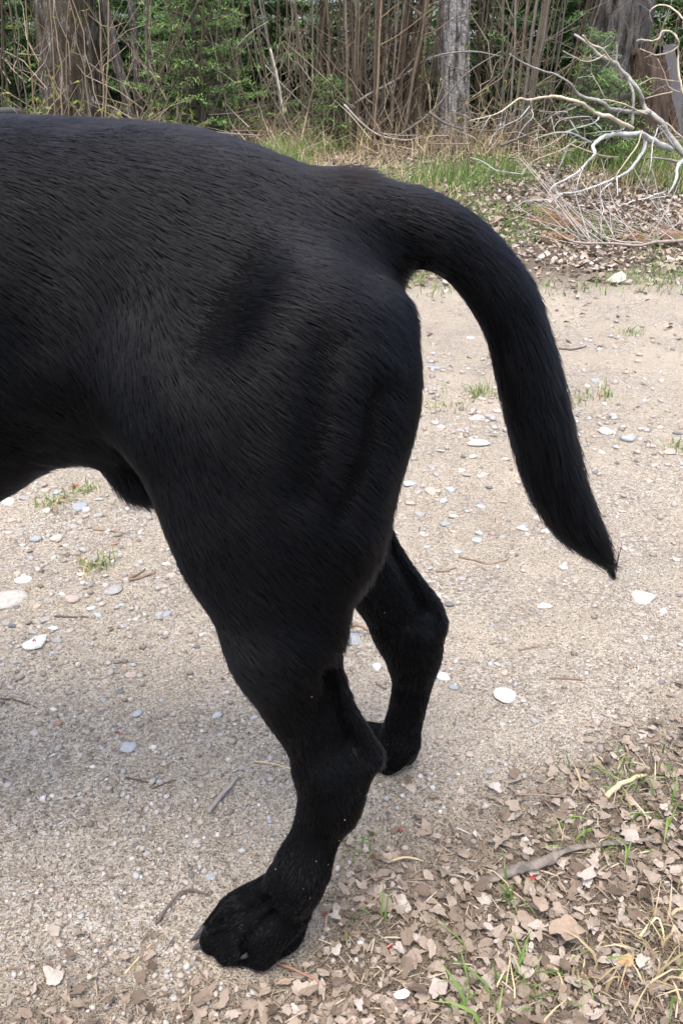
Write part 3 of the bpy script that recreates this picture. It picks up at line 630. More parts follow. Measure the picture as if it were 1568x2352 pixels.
for (x, y, n, ang) in [(650,850,90,2.5),(600,912,90,2.9),(800,905,100,2.7),(820,950,110,2.8),(740,930,60,2.9),(710,1035,80,2.9),(1250,1040,60,2.9),(1510,1020,110,2.6),(1540,600,80,2.0)]:
    c = PG(*c6(x, y)); pl = Pile()
    for j in range(int(n*.26)):
        L = rng.uniform(.04, .11); d = np.array([math.cos(ang+rng.normal(0, .25)), rng.normal(0, .35), rng.normal(.16, .16)]); d /= np.linalg.norm(d)
        s_ = c+np.array([rng.uniform(-.05, .05), rng.uniform(-.05, .05), .015+abs(rng.normal(0, .012))]); e = s_+d*L; w = np.array([0, 0, .0011])+np.array([.0, .0009, 0])
        pl.raw(np.array([s_-w, s_+w, e+w*.4, e-w*.4]), np.array([[0, 1, 2, 3]]), np.full(4, rng.random()))
    pl.build('needles', M_rust, f2, False, o6)['kind'] = 'stuff'
for i in range(42):
    if i < 22:
        x0, y0 = rng.uniform(820, 1100), rng.uniform(1020, 1090); dx, dy = rng.uniform(-190, 60), -rng.uniform(80, 330)
    else:
        x0, y0 = rng.uniform(1180, 1600), rng.uniform(960, 1080); dx, dy = rng.normal(-70, 130), -rng.uniform(60, 330)
    a = PG(*c6(x0, y0)); L = math.hypot(dx, dy)*.0016; rise = rng.uniform(.25, .7)
    d = np.array([dx*.0016, abs(dy)*.0016*.9, abs(dy)*.0016*rise]); A = np.array([a+[0, 0, .01], a+d*.5+rng.normal(0, .012, 3), a+d+rng.normal(0, .02, 3)])
    A[:, 2] = np.maximum(A[:, 2], RZ(A[:, 0], A[:, 1])+.006); A = smooth_path(A, 3)
    V, F = tube(A-o6, np.linspace(.0030, .0010, len(A)), 5); mesh_obj('twig', V, tris(F).astype(np.int32), MB_[rng.choice(['p', 'd', 'g'])], f2)
o7 = PG(*c6(1280, 745)); f3 = empty('fallen_branch', tuple(o7)); tag(f3, 'short whitish stick slanting over dead leaves between the two big fallen branches', 'branch')
ground_limb(f3, o7, [(1085,795),(1200,755),(1330,720),(1450,680),(1490,640)], 9, 16, 'w', up=.02)
ground_limb(f3, o7, [(1330,722),(1400,720),(1520,712)], 9, 6, 'w', up=.015, name='twig')
# fallen twigs lying in the brush edge
def brush_stick(label, pts, w, m_, Y0, Y1):
    A = smooth_path(np.array([P(a, b, y) for (a, b), y in zip(pts, np.linspace(Y0, Y1, len(pts)))]), 4)
    A[:, 2] = np.maximum(A[:, 2], H(A[:, 0], A[:, 1])+.01); o = A[0].copy()
    V, F = tube(A-o, np.linspace(w, w*.45, len(A))*.5*6/VF, 6); ob = mesh_obj('dead_stick', V, tris(F).astype(np.int32), MB_[m_]); ob.location = o; tag(ob, label, 'stick')
brush_stick('thin stick rising right across the pale trunk from the thicket foot', [(905, 318), (985, 262), (1070, 170), (1150, 118)], 5, 'd', 5.9, 5.9)
brush_stick('thin drooping stick at the thicket foot above the tail bend', [(790, 240), (830, 282), (870, 310), (930, 322), (970, 312)], 4.5, 'g', 5.7, 5.7)
brush_stick('pale knobbly stick leaning across the middle of the thicket', [(800, 248), (850, 215), (920, 178), (990, 132), (1080, 118), (1150, 130)], 6, 'g', 6.0, 6.2)
brush_stick('grey stick lying low left of the white branch tips', [(985, 258), (1020, 282), (1062, 298)], 7, 'd', 5.8, 5.7)
brush_stick('thin grey stick lying at the brush foot just above the rump', [(470, 302), (540, 308), (600, 312)], 6, 'd', 5.7, 5.7)
brush_stick('dark brown stick slanting behind the white twigs', [(1148, 335), (1190, 318), (1235, 300)], 7, 'd', 5.3, 5.3)
brush_stick('pale thin stick bending through brush right of the bright fir', [(540, 112), (575, 75), (615, 50)], 2.5, 'g', 6.0, 6.0)
brush_stick('white thin stick slanting down to the thicket, right of the peeled pole', [(610, 150), (640, 185), (680, 225), (715, 262)], 3, 'g', 6.1, 6.1)
# ------------------------------------------------------------------ stones, gravel, leaves, sticks, grass
def lump(seed, sub=2, flat=.6, jag=.22):
    bm = bmesh.new(); bmesh.ops.create_icosphere(bm, subdivisions=sub, radius=1.0)
    V = np.array([v.co[:] for v in bm.verts]); F = np.array([[v.index for v in f.verts] for f in bm.faces]); bm.free()
    rg = np.random.default_rng(seed); ax_ = rg.uniform(.72, 1.15, 3); ax_[2] *= flat
    n = vnoise(V, 1.1, seed, 2); V = V*(1+jag*n)[:, None]
    for _ in range(9):                      # chipped facets
        d = rg.normal(0, 1, 3); d /= np.linalg.norm(d); k = V@d; lim = rg.uniform(.55, .85); V = V-np.maximum(k-lim, 0)[:, None]*d*.97
    return V*ax_, F.astype(np.int32)
def stone_mat(name, base, var=.25, src='const'):
    m = NT(name); o = m.obj(); n1 = m.noise(o, 6, 4, .6); n2 = m.noise(m.pos(), 420, 3, .7)
    c = m.ramp(n1, [(.3, tuple(x*(1-var) for x in base)), (.7, tuple(min(1, x*(1+var)) for x in base))])
    c = m.mix(.35, c, m.ramp(n2, [(.3, (.45, .45, .45)), (.65, (1.1, 1.1, 1.1))]), 'MULTIPLY')
    m.l(c, m.b.inputs['Base Color']); m.b.inputs['Roughness'].default_value = .85; m.b.inputs['Specular IOR Level'].default_value = .3
    m.l(m.bump(n2, .4, .0015), m.b.inputs['Normal']); return m.m
SC = {'blue': (.25, .275, .29), 'grey': (.28, .275, .265), 'dark': (.14, .143, .147), 'pale': (.40, .37, .33), 'white': (.50, .485, .46), 'pink': (.38, .305, .265), 'red': (.30, .175, .14), 'tan': (.36, .305, .25), 'sky': (.31, .335, .35)}
SM = {k: stone_mat(k+'_stone', v) for k, v in SC.items()}
LUMPS = []
for i in range(10):
    V, F = lump(300+i, 2, .7 if i < 7 else .5, .45); me = bpy.data.meshes.new('stone'); fill_mesh(me, V, F, True); LUMPS.append(me)
LMAT = {}
def lump_mesh(i, col):
    if (i, col) not in LMAT:
        me = LUMPS[i].copy(); me.materials.append(SM[col]); LMAT[i, col] = me
    return LMAT[i, col]
def put_stone(px, py, w, col, label=None, group=None, name='stone', k=None, flat=1.0, sink=.35):
    c = PG(px, py); r = w*.5*depth_of(c)/VF
    o = link(bpy.data.objects.new(name, lump_mesh(int(rng.integers(10)) if k is None else k, col)))
    o.scale = (r, r*rng.uniform(.75, 1.1), r*.85*flat*rng.uniform(.7, 1.0)); o.rotation_euler = (rng.normal(0, .12), rng.normal(0, .12), rng.uniform(-.5, .5) if k is None else rng.uniform(0, 6.28))
    o.location = (c[0], c[1], RZ1(c[0], c[1])+o.scale[2]*.62*(.52-sink)); tag(o, label, 'stone' if name == 'stone' else 'pebble', group); return o
STONES = [(182,1171,52,'blue','blue-grey oval stone just below the belly of the dog',.7),(81,1245,36,'blue','blue-grey rounded stone near left edge, below the belly',1),(265,1255,25,'red','small brick-red stone left of the dog knee',1),
 (166,1384,52,'pink','pinkish flat stone left of the dog shin',.8),(267,1362,62,'grey','flat grey stone half sunk left of the dog shin',.5),(24,1386,104,'pale','largest pale stone, sunk in the track at the left edge',.5),
 (57,1338,52,'white','whitish flat stone above the largest pale stone',.6),(79,1487,70,'white','bright white angular rock at the left edge',.9),(17,1439,25,'grey','grey stone at left edge above the bright white rock',1),
 (139,1669,27,'red','reddish brown stone lower left',1.1),(319,1646,36,'sky','pale blue-grey stone left of the near shank',.8),(293,1723,46,'sky','pale blue-grey oval stone, lower left of the near hock',.6),
 (368,1659,15,'dark','left one of two dark pebbles side by side',1.2),(382,1652,15,'dark','right one of two dark pebbles side by side',1.2),(499,1649,28,'sky','pale stone close left of the near shank',.6),
 (436,2004,19,'dark','leftmost dark pebble of the trio above the near paw',1.2),(459,2003,20,'dark','rightmost dark pebble of the trio above the near paw',1.2),(441,2020,20,'dark','lowest dark pebble of the trio above the near paw',1.2),
 (485,2022,30,'sky','flat pale blue stone right of the dark pebble trio',.4),(1438,1015,44,'sky','bluish white round stone right of the tail',1.1),(1394,997,56,'pale','long pale stone right of the tail, beside the bluish round one',.8),
 (1099,1022,60,'white','flat whitish stone between rump and tail',.5),(1088,1054,30,'pale','pale stone just below the flat whitish one by the tail',.9),(1162,1060,28,'pale','pale stone touching the left edge of the tail',.9),
 (1534,1043,42,'pink','pinkish flat stone at the right edge',.6),(939,1115,42,'sky','blue-grey flat stone behind the buttock',.5),(1035,1130,30,'sky','blue-grey stone under the hanging tail, upper',.8),
 (989,1135,38,'pink','pale pinkish stone between buttock and tail',.6),(1103,1168,36,'sky','bluish angular stone left of the tail tip',.8),(965,1188,32,'grey','grey stone just right of the far thigh',.8),
 (1022,1209,30,'blue','blue-grey stone below the tail gap',.8),(1096,1246,30,'sky','pale blue stone left of the tail end',.5),(1474,1380,62,'pale','wide pale flat stone right of the tail tip',.5),
 (1250,1398,42,'pale','pale flat stone below the tail tip',.5),(1163,1606,62,'white','white flat rock right of the far hind leg',.6),(806,1470,72,'blue','bluish flat stone seen between the two hind legs',.35),
 (1016,1560,44,'white','white stone touching the right side of the far hind leg',.7)]
for (x, y, w, c, lb, fl) in STONES: put_stone(x, y, w, c, lb, 'larger stones on the track', flat=fl)
MORE = [(584,1653,20),(234,1645,18),(367,1802,18),(361,1734,14),(72,1288,18),(295,1230,18),(317,1305,20),(131,1340,14),(394,1327,26),(311,1428,22),(131,1137,28),(130,1243,40),(214,1292,28),(206,1817,22),(179,1721,22),(35,1708,18),
 (315,1948,18),(361,1873,16),(555,1921,14),(571,1930,14),(939,1161,30),(1210,1233,18),(1074,1179,18),(1381,1045,20),(1363,879,26),(1263,1251,14),(1057,1010,22),(1057,993,26),(1012,985,22),(1010,1040,24),(950,1060,22),(1000,1095,20),(1060,1085,18),(1112,1095,26),(1290,1310,26),
 (1160,1475,24),(1125,1530,18),(1060,1335,22),(1130,1440,20),(1320,1340,18),(1225,1660,26),(1080,1740,30),(1120,1778,24),(1010,1700,24),(1150,1670,18),(1060,1690,16),(1430,1180,18),(1520,1410,26),(1490,1110,20),(1365,1090,18),(1340,1170,22),(20,1160,40),(60,1150,34),(150,1210,18),(30,1200,26)]
for _ in range(40): MORE.append((rng.uniform(940, 1320), rng.uniform(930, 1290), rng.uniform(14, 34)))
for _ in range(28): MORE.append((rng.uniform(0, 400), rng.uniform(1130, 1500), rng.uniform(12, 30)))
cols = ['sky', 'blue', 'grey', 'grey', 'pale', 'pale', 'pink', 'tan', 'tan', 'white', 'dark']
PLAB = {'sky': 'small pale bluish pebble lying on the gravel track', 'blue': 'small slate-blue pebble lying on the gravel track', 'grey': 'small plain grey pebble lying on the gravel track', 'pale': 'small cream pebble lying on the gravel track',
        'pink': 'small pinkish pebble lying on the gravel track', 'tan': 'small sandy tan pebble lying on the gravel track', 'white': 'small white pebble lying on the gravel track', 'dark': 'small dark grey pebble lying on the gravel track', 'red': 'small rusty pebble lying on the gravel track'}
npeb = 0
for (x, y, w) in MORE:
    c = cols[int(rng.integers(len(cols)))]; put_stone(x, y, w, c, PLAB[c], c+' pebbles on the track', 'pebble', flat=rng.uniform(.5, 1)); npeb += 1
def stony(x, y):
    p = np.stack([x, y, np.zeros_like(x)], -1); return softstep(-.15, .45, vnoise(p, 2.6, 51, 2)+.25*np.exp(-((y-1.75)/.35)**2)+.25*np.exp(-((x+.35)**2+(y-1.3)**2)/.12))
def under_dog_paw(x, y):
    a, b = PZ(590, 2120), PZ(900, 1730); return (np.hypot(x-a[0], y-a[1]) < .055) | (np.hypot(x-b[0], y-b[1]) < .045)
while npeb < 298:
    px, py = rng.uniform(0, 1568), 760+1500*rng.random()**.8
    q = PZ(px, py)
    if verge(q[0:1], q[1:2])[0] > .5 or rng.random() > .25+.75*stony(q[0:1], q[1:2])[0] or under_dog_paw(q[0], q[1]) or (py > 1650 and rng.random() < .72): continue
    c = cols[int(rng.integers(len(cols)))]; put_stone(px, py, 10+24*rng.random()**2.0, c, PLAB[c], c+' pebbles on the track', 'pebble', flat=rng.uniform(.6, 1), sink=.3); npeb += 1
# gravel: the uncountable rest
M_grav = varied('gravel_grains', [(0, (.15, .13, .112)), (.18, (.26, .225, .19)), (.45, (.37, .325, .28)), (.62, (.31, .305, .295)), (.78, (.42, .375, .33)), (.93, (.38, .39, .395)), (1, (.58, .55, .51))], fine=300, finew=.25, rough=.9)
gp = Pile()
def ico_small(seed):
    V, F = lump(seed, 1, .7, .5); return V, F
for k in range(5):
    bv, bf = ico_small(400+k)
    bm_n = 9500
    px = rng.uniform(-150, 1720, bm_n); py = 690+1700*rng.random(bm_n)**.75
    r = np.array([ray(a, b) for a, b in zip(px, py)]); t = (0-CAM_H)/r[:, 2]; x = r[:, 0]*t; y = r[:, 1]*t
    keep = (rng.random(bm_n) < (.18+.82*stony(x, y))*(1-.9*verge(x, y))*(.45+.55*softstep(.7, 1.2, y))) & ~under_dog_paw(x, y); x, y = x[keep], y[keep]; n = len(x)
    s = (.0006+.0060*rng.random(n)**5.5)*np.clip(.40+y*.80, .6, 2.3)
    pos = np.stack([x, y, RZ(x, y)+s*.15], 1)
    gp.add(bv, bf, pos, rot_mats(n, .35, rng), np.stack([s, s*rng.uniform(.7, 1.1, n), s*rng.uniform(.6, 1, n)], 1), rng.random(n))
gravel = gp.build('gravel', M_grav, None, False); tag(gravel, 'fine mixed gravel scattered over the sandy track', 'gravel', kind='stuff')

# ---- dead leaves
def leaf_shape(kind, rg):
    """flat outline with lobes, curled; returns verts, tris (fan strips about the midrib)"""
    n = 26; th = np.linspace(-math.pi, math.pi, n, endpoint=False); ph = rg.uniform(0, 6.28); wb = th+.35*np.sin(th+ph)
    if kind == 0: r = .56+.12*np.cos(3*wb)+.10*np.cos(5*wb+.6)+.05*np.cos(9*th)
    elif kind == 1: r = .46+.14*np.abs(np.cos(3.5*wb))+.05*np.cos(11*th)
    elif kind == 2: r = .45/np.sqrt((np.cos(th)/1.0)**2+(np.sin(th)/rg.uniform(.4, .75))**2)+.03*np.cos(13*th)
    else: r = rg.uniform(.25, .85, n); r = (r+np.roll(r, 1)+np.roll(r, -1))/3
    r = (r+np.roll(r, 1)*.5)/1.5*(1+rg.normal(0, .045, n))
    if rg.random() < .6:                     # a torn-away side
        a0 = rg.uniform(-math.pi, math.pi); cut = np.cos(th-a0); r = np.where(cut > .3, np.minimum(r, rg.uniform(.12, .40)/np.maximum(cut, .3)), r)
    o = np.stack([np.cos(th)*r*1.15, np.sin(th)*r*rg.uniform(.6, 1.0), 0*th], 1); i_ = o*.5; V = np.vstack([[[0, 0, 0]], i_, o])
    cu, cv2, tw = rg.normal(0, .55), rg.normal(.15, .75), rg.normal(0, .5)
    V[:, 2] = cu*V[:, 0]**2+cv2*V[:, 1]**2+tw*V[:, 0]*V[:, 1]+.10*np.abs(V[:, 1])
    V[:, 2] += .26*vnoise(V+rg.uniform(0, 50), 3.6, 1, 2); V[:, 2] -= V[:, 2].min()
    F = []
    for k in range(n):
        k2 = (k+1) % n; F += [(0, 1+k, 1+k2), (1+k, 1+n+k, 1+n+k2), (1+k, 1+n+k2, 1+k2)]
    return V*np.array([1, 1, .52]), np.array(F, np.int32)
LSTOPS = [(0, (.090, .066, .048)), (.2, (.165, .125, .094)), (.45, (.265, .212, .165)), (.7, (.345, .286, .233)), (.9, (.40, .345, .295)), (1, (.45, .41, .365))]
def veined(m_):
    nt = m_.node_tree; b = nt.nodes['Principled BSDF']; tc = nt.nodes.new('ShaderNodeTexCoord'); sp = nt.nodes.new('ShaderNodeSeparateXYZ'); nt.links.new(tc.outputs['Object'], sp.inputs[0])
    ab = nt.nodes.new('ShaderNodeMath'); ab.operation = 'ABSOLUTE'; nt.links.new(sp.outputs['Y'], ab.inputs[0])
    wv = nt.nodes.new('ShaderNodeMath'); wv.operation = 'PINGPONG'; ad = nt.nodes.new('ShaderNodeMath'); ad.operation = 'SUBTRACT'; nt.links.new(sp.outputs['X'], ad.inputs[0]); nt.links.new(ab.outputs[0], ad.inputs[1]); nt.links.new(ad.outputs[0], wv.inputs[0]); wv.inputs[1].default_value = .11
    mn = nt.nodes.new('ShaderNodeMath'); mn.operation = 'MINIMUM'; nt.links.new(ab.outputs[0], mn.inputs[0]); nt.links.new(wv.outputs[0], mn.inputs[1])
    rp = nt.nodes.new('ShaderNodeValToRGB'); rp.color_ramp.elements[0].position = .008; rp.color_ramp.elements[0].color = (.62, .58, .54, 1); rp.color_ramp.elements[1].position = .03; rp.color_ramp.elements[1].color = (1, 1, 1, 1); nt.links.new(mn.outputs[0], rp.inputs[0])
    mx = nt.nodes.new('ShaderNodeMix'); mx.data_type = 'RGBA'; mx.blend_type = 'MULTIPLY'; mx.inputs[0].default_value = .8; src = b.inputs['Base Color'].links[0].from_socket
    nt.links.new(src, mx.inputs[6]); nt.links.new(rp.outputs[0], mx.inputs[7]); nt.links.new(mx.outputs[2], b.inputs['Base Color']); return m_
M_leafo = varied('dead_leaf', LSTOPS, src='rnd', fine=7, finew=.35, rough=.75, transl=.12)
M_leafs = varied('dead_leaf_litter', LSTOPS, fine=90, finew=.35, rough=.8, transl=.10)
lrg = np.random.default_rng(19); LSH = [leaf_shape((3, 1, 0, 2, 1, 0)[k % 6], lrg) for k in range(30)]
LME = []
veined(M_leafo)
for V, F in LSH:
    me = bpy.data.meshes.new('dead_leaf'); fill_mesh(me, V, F, True); me.materials.append(M_leafo); LME.append(me)
def put_leaf(px, py, w, label, group, k=None, rz=None, mat=None, name='dead_leaf', lift=.004):
    c = PG(px, py); s = w*.5*depth_of(c)/VF*1.2
    me = LME[int(rng.integers(30)) if k is None else k]
    if mat: me = me.copy(); me.materials.clear(); me.materials.append(mat)
    o = link(bpy.data.objects.new(name, me)); o.scale = (s, s, s); o.rotation_euler = (rng.normal(0, .22), rng.normal(0, .22), rng.uniform(0, 6.28) if rz is None else rz)
    o.location = (c[0], c[1], RZ1(c[0], c[1])+lift+s*.06); tag(o, label, 'leaf', group); return o
M_pale = NT('bleached_leaf'); M_pale.b.inputs['Base Color'].default_value = (.60, .585, .57, 1); M_pale.b.inputs['Roughness'].default_value = .7; M_pale = M_pale.m
M_tanl = varied('big_tan_leaf', [(0, (.29, .222, .162)), (1, (.31, .24, .175))], src='rnd', fine=6, finew=.35, rough=.75)
M_greyl = varied('grey_oak_leaf', [(0, (.33, .285, .25)), (1, (.35, .30, .265))], src='rnd', fine=6, finew=.3, rough=.75)
M_orl = varied('orange_leaf', [(0, (.42, .24, .12)), (1, (.44, .26, .13))], src='rnd', fine=6, finew=.3, rough=.7)
put_leaf(921, 2306, 62, 'bright white crumpled leaf at the bottom edge, right of the paw', None, 3, .2, M_pale, lift=.010)
put_leaf(1298, 2168, 92, 'largest tan leaf lying flat in the lower right litter', None, 2, .3, M_tanl, lift=.012)
put_leaf(1005, 2280, 92, 'grey-pink lobed oak leaf beside the bright white one', None, 0, 1.2, M_greyl, lift=.009)
put_leaf(1232, 2100, 62, 'tan upright lobed leaf in the middle of the lower right litter', None, 4, 1.7, M_tanl, lift=.012)
put_leaf(1345, 2035, 62, 'curled grey-pink leaf below the long bark stick', None, 8, .8, M_greyl, lift=.012)
put_leaf(1432, 2228, 38, 'small orange leaf at the lower right', None, 6, 0, M_orl, lift=.010)
put_leaf(1118, 2148, 34, 'small cream oval leaf left of the largest tan leaf', None, 7, 2.6, M_greyl, lift=.010)
put_leaf(655, 2262, 50, 'tan leaf just under the near paw toes', None, 5, .3, M_tanl, lift=.004)
LLAB = 'dead brown leaf of the litter in the lower foreground'
n_ = 8
while n_ < 300:
    px, py = rng.uniform(-20, 1590), rng.uniform(1640, 2380)
    q = PZ(px, py); d = edge_dist(q[0], q[1]); 
    if d < -.03 or rng.random() > .12+max(d+.03, 0)*4.5 or under_dog_paw(q[0], q[1]): continue
    put_leaf(px, py, 14+44*rng.random()**1.8, LLAB, 'dead leaves in the foreground litter', lift=rng.uniform(.003, .008)); n_ += 1
lp = Pile()
def litter(n, xr, yr, size, lift, dens, kinds=30):
    x = rng.uniform(*xr, n); y = rng.uniform(*yr, n); kp = (rng.random(n) < dens(x, y)) & ~under_dog_paw(x, y); x, y = x[kp], y[kp]
    kk = rng.integers(0, kinds, len(x))
    for k in range(kinds):
        s_ = kk == k; m_ = s_.sum()
        if not m_: continue
        V, F = LSH[k]; sz = rng.uniform(*size, m_)
        pos = np.stack([x[s_], y[s_], RZ(x[s_], y[s_])+rng.uniform(0, lift, m_)], 1)
        lp.add(V, F, pos, rot_mats(m_, .30, rng), sz, np.clip(rng.normal(.52, .24, m_), 0, 1))
nearz = lambda x, y: np.clip((edge_dist(x, y)+.06+.05*vnoise(np.stack([x, y, 0*x], 1), 14, 61, 2))*5.5, 0, 1)**1.5
litter(9000, (-.42, .60), (.27, .78), (.003, .012), .005, nearz)
litter(700, (-.9, 1.2), (-.1, .9), (.009, .020), .005, lambda x, y: nearz(x, y)*.8*((np.abs(x) > .5) | (y < .25)))
# low-poly leaves for the far verge
LF = []
for k in range(8):
    n = 7; th = np.arange(n)*2*math.pi/n; r = lrg.uniform(.55, 1.0, n); V = np.vstack([[[0, 0, 0]], np.stack([np.cos(th)*r, np.sin(th)*r*.75, lrg.uniform(-.1, .45, n)], 1)])
    LF.append((V, np.array([[0, 1+i, 1+(i+1) % n] for i in range(n)], np.int32)))
def litter_far(n, xr, yr, size, dens):
    x = rng.uniform(*xr, n); y = yr[0]+(yr[1]-yr[0])*rng.random(n); kp = rng.random(n) < dens(x, y); x, y = x[kp], y[kp]; kk = rng.integers(0, 8, len(x))
    for k in range(8):
        s_ = kk == k; m_ = s_.sum(); V, F = LF[k]
        pos = np.stack([x[s_], y[s_], RZ(x[s_], y[s_])+rng.uniform(0, .016, m_)], 1)
        lp.add(V, F, pos, rot_mats(m_, .4, rng), rng.uniform(*size, m_), np.clip(rng.normal(.66, .26, m_), 0, 1))
farz = lambda x, y: softstep(2.7, 3.5, y+.3*vnoise(np.stack([x, y, 0*x], 1), 2.2, 33, 2))*(.55+.45*(vnoise(np.stack([x, y, 0*x], 1), 3.1, 71, 2) > -.2))
litter_far(38000, (-2.6, 2.8), (2.7, 6.2), (.008, .022), farz)
litter_far(2500, (-5, 5), (2.7, 9), (.02, .045), farz)
litter_far(1200, (-1.2, 1.5), (1.0, 3.0), (.006, .014), lambda x, y: softstep(1.4, 3.0, y)*.6)
leaf_litter = lp.build('leaf_litter', M_leafs, None, True); tag(leaf_litter, 'carpet of dead brown leaves on both verges of the track', 'leaf litter', kind='stuff')
# crumbs of bark, needles and straw in the foreground soil
M_crumb = varied('litter_crumbs', [(0, (.06, .045, .035)), (.4, (.17, .125, .09)), (.75, (.26, .21, .15)), (1, (.40, .345, .26))], finew=0, rough=.85)
cp_ = Pile(); cb = np.array([[-1, -.10, 0], [0, -.13, .06], [1, -.06, .02], [1, .06, .02], [0, .13, .08], [-1, .10, 0]], float); cf = np.array([[0, 1, 4, 5], [1, 2, 3, 4]], np.int32)
for (n, xr, yr, sz, dn) in ((30000, (-.45, .62), (.27, .80), (.0015, .009), nearz), (9000, (-.9, 1.2), (.35, 2.8), (.0015, .008), lambda x, y: .5+0*x), (9000, (-2.5, 2.7), (2.4, 5.5), (.008, .03), lambda x, y: farz(x, y)*.8)):
    x = rng.uniform(*xr, n); y = rng.uniform(*yr, n); kp = (rng.random(n) < dn(x, y)) & ~under_dog_paw(x, y); x, y = x[kp], y[kp]; n = len(x)
    s = rng.uniform(*sz, n); pos = np.stack([x, y, RZ(x, y)+rng.uniform(.0003, .006, n)*(s/.011)**.3], 1)
    cp_.add(cb, cf, pos, rot_mats(n, .22, rng), np.stack([s, s*rng.uniform(.15, .75, n), s], 1), rng.random(n))
crumbs = cp_.build('litter_crumbs', M_crumb, None, False); tag(crumbs, 'fine crumbs of straw, needles and bark in the soil', 'debris', kind='stuff')

# ---- sticks on the track and in the litter
M_stick = {'d': varied('dark_twig', [(0, (.085, .065, .055)), (1, (.13, .105, .09))], src='rnd', fine=30, finew=.4), 'b': varied('brown_twig', [(0, (.20, .15, .11)), (1, (.27, .20, .15))], src='rnd', fine=30, finew=.4),
           's': varied('straw', [(0, (.46, .36, .21)), (1, (.56, .46, .29))], src='rnd', fine=30, finew=.25), 'g': varied('grey_twig', [(0, (.24, .215, .19)), (1, (.32, .29, .26))], src='rnd', fine=30, finew=.5), 'r': varied('reddish_twig', [(0, (.22, .11, .075)), (1, (.28, .15, .10))], src='rnd', fine=30, finew=.3)}
def stick(label, pts, w, m_, name='stick', up=0.0, taper=.6, flat=1.0):
    A = smooth_path(np.array([PG(*p) for p in pts]), 4); k = len(A); r = np.linspace(w, w*taper, k)*.5*np.array([depth_of(p) for p in A])/VF
    A[:, 2] = RZ(A[:, 0], A[:, 1])+r*.7+up+np.sin(np.linspace(0, math.pi, k))*up; A += rng.normal(0, 1, (k, 3))*(r*.25)[:, None]
    o = A[0].copy(); V, F = tube(A-o, r*(1+rng.uniform(-.15, .15, k)), 7)
    ob = mesh_obj(name, V, tris(F).astype(np.int32), M_stick[m_]); ob.location = o; tag(ob, label, 'stick' if name == 'stick' else 'straw'); return ob
stick('thin dark twig at the left edge of the track', [(0, 1612), (40, 1616), (85, 1632)], 6, 'd')
stick('dark short twig left of the dog shin', [(128, 1422), (160, 1424), (205, 1424)], 6, 'd')
stick('thin brown stick lying level below the belly', [(215, 1222), (250, 1225), (288, 1230)], 6, 'b')
stick('brown stick beside the knee, longer of two', [(282, 1344), (320, 1336), (358, 1322)], 9, 'b')
stick('brown stick behind the knee pair, shorter one', [(300, 1334), (318, 1326), (334, 1314)], 7, 'b')
stick('pale straw left of the near hock', [(585, 1757), (630, 1762), (668, 1774)], 5, 's', 'straw')
stick('grey peeled stick lower left of the near shank', [(478, 1878), (505, 1850), (530, 1820), (548, 1796)], 13, 'g', up=.002)
stick('thin grey twig beside the peeled one', [(540, 1832), (548, 1850), (560, 1868)], 6, 'g')
stick('thin dark twig on the lower left track', [(290, 1794), (330, 1802), (345, 1806)], 5, 'd')
stick('thin dark twig pair below the left stones', [(352, 1818), (385, 1805), (405, 1798)], 5, 'd')
stick('curved grey twig with flaking bark above the toes', [(360, 2135), (395, 2090), (430, 2060), (480, 2068)], 8, 'd', up=.002)
stick('long pale straw at the bottom left', [(288, 2240), (320, 2205), (352, 2172)], 6, 's', 'straw')
stick('thin reddish twig right of the near paw', [(645, 2222), (690, 2246), (752, 2276)], 7, 'r', up=.003)
def bark_stick(label, pts, w):
    A = smooth_path(np.array([PG(*p) for p in pts]), 9); k = len(A); s = np.linspace(0, 1, k)
    r = np.interp(s, [0, .12, .45, .55, 1], w)*.5*np.array([depth_of(p) for p in A])/VF; A[:, 2] = RZ(A[:, 0], A[:, 1])+.005+r*.4
    V, F = tube(A, r, 12); n = vnoise(V, 160, 5, 2)+.6*vnoise(V*np.array([.3, 1, 1]), 420, 6, 2)
    idx = np.minimum(np.arange(len(V))//12, k-1); ctr = A[idx]; V = ctr+(V-ctr)*(1+.45*n)[:, None]; V[:, 2] = ctr[:, 2]+(V[:, 2]-ctr[:, 2])*.6
    o = A[0].copy(); ob = mesh_obj('stick', V-o, tris(F).astype(np.int32), M_barkst, None, False); ob.location = o; tag(ob, label, 'stick')
M_barkst = varied('weathered_bark', [(0, (.21, .18, .155)), (1, (.23, .20, .17))], src='rnd', fine=130, finew=.8, rough=.9, bump=.003)
bark_stick('long weathered bark stick across the lower right litter', [(1112, 2036), (1180, 2010), (1250, 1990), (1300, 1962), (1400, 1948), (1500, 1938)], [10, 30, 26, 15, 12])
stick('pale broken straw above the bark stick', [(895, 1985), (935, 1982), (972, 1984)], 7, 's', 'straw', up=.003)
stick('brown short twig right of the far hind leg', [(1190, 1500), (1215, 1495), (1238, 1490)], 6, 'b')
stick('thin brown twig right of the shanks', [(1262, 1565), (1300, 1566), (1335, 1570)], 6, 'b')
stick('thin brown stick left of the tail tip', [(1052, 1286), (1090, 1294), (1122, 1302), (1165, 1292)], 6, 'b')
stick('short brown twig right of the far thigh', [(1000, 1320), (1020, 1318), (1046, 1310)], 8, 'b')
stick('dark thin twig right of the upper tail', [(1282, 806), (1315, 808), (1345, 800)], 6, 'd')
stick('peeled whitish stick at the right edge of the litter', [(1390, 1838), (1430, 1812), (1480, 1790)], 14, 's', up=.004)
stick('brown bark bit lying on the bluish flat stone between the legs', [(795, 1464), (820, 1461), (846, 1466)], 11, 'b', up=.006)
stick('thin brown twig at the top of the lower right litter', [(1180, 1835), (1240, 1842), (1300, 1838)], 5, 'b', up=.004)
stick('curved dry straw in the lower right corner', [(1462, 2170), (1488, 2140), (1508, 2135), (1520, 2170)], 7, 's', 'straw', up=.006)
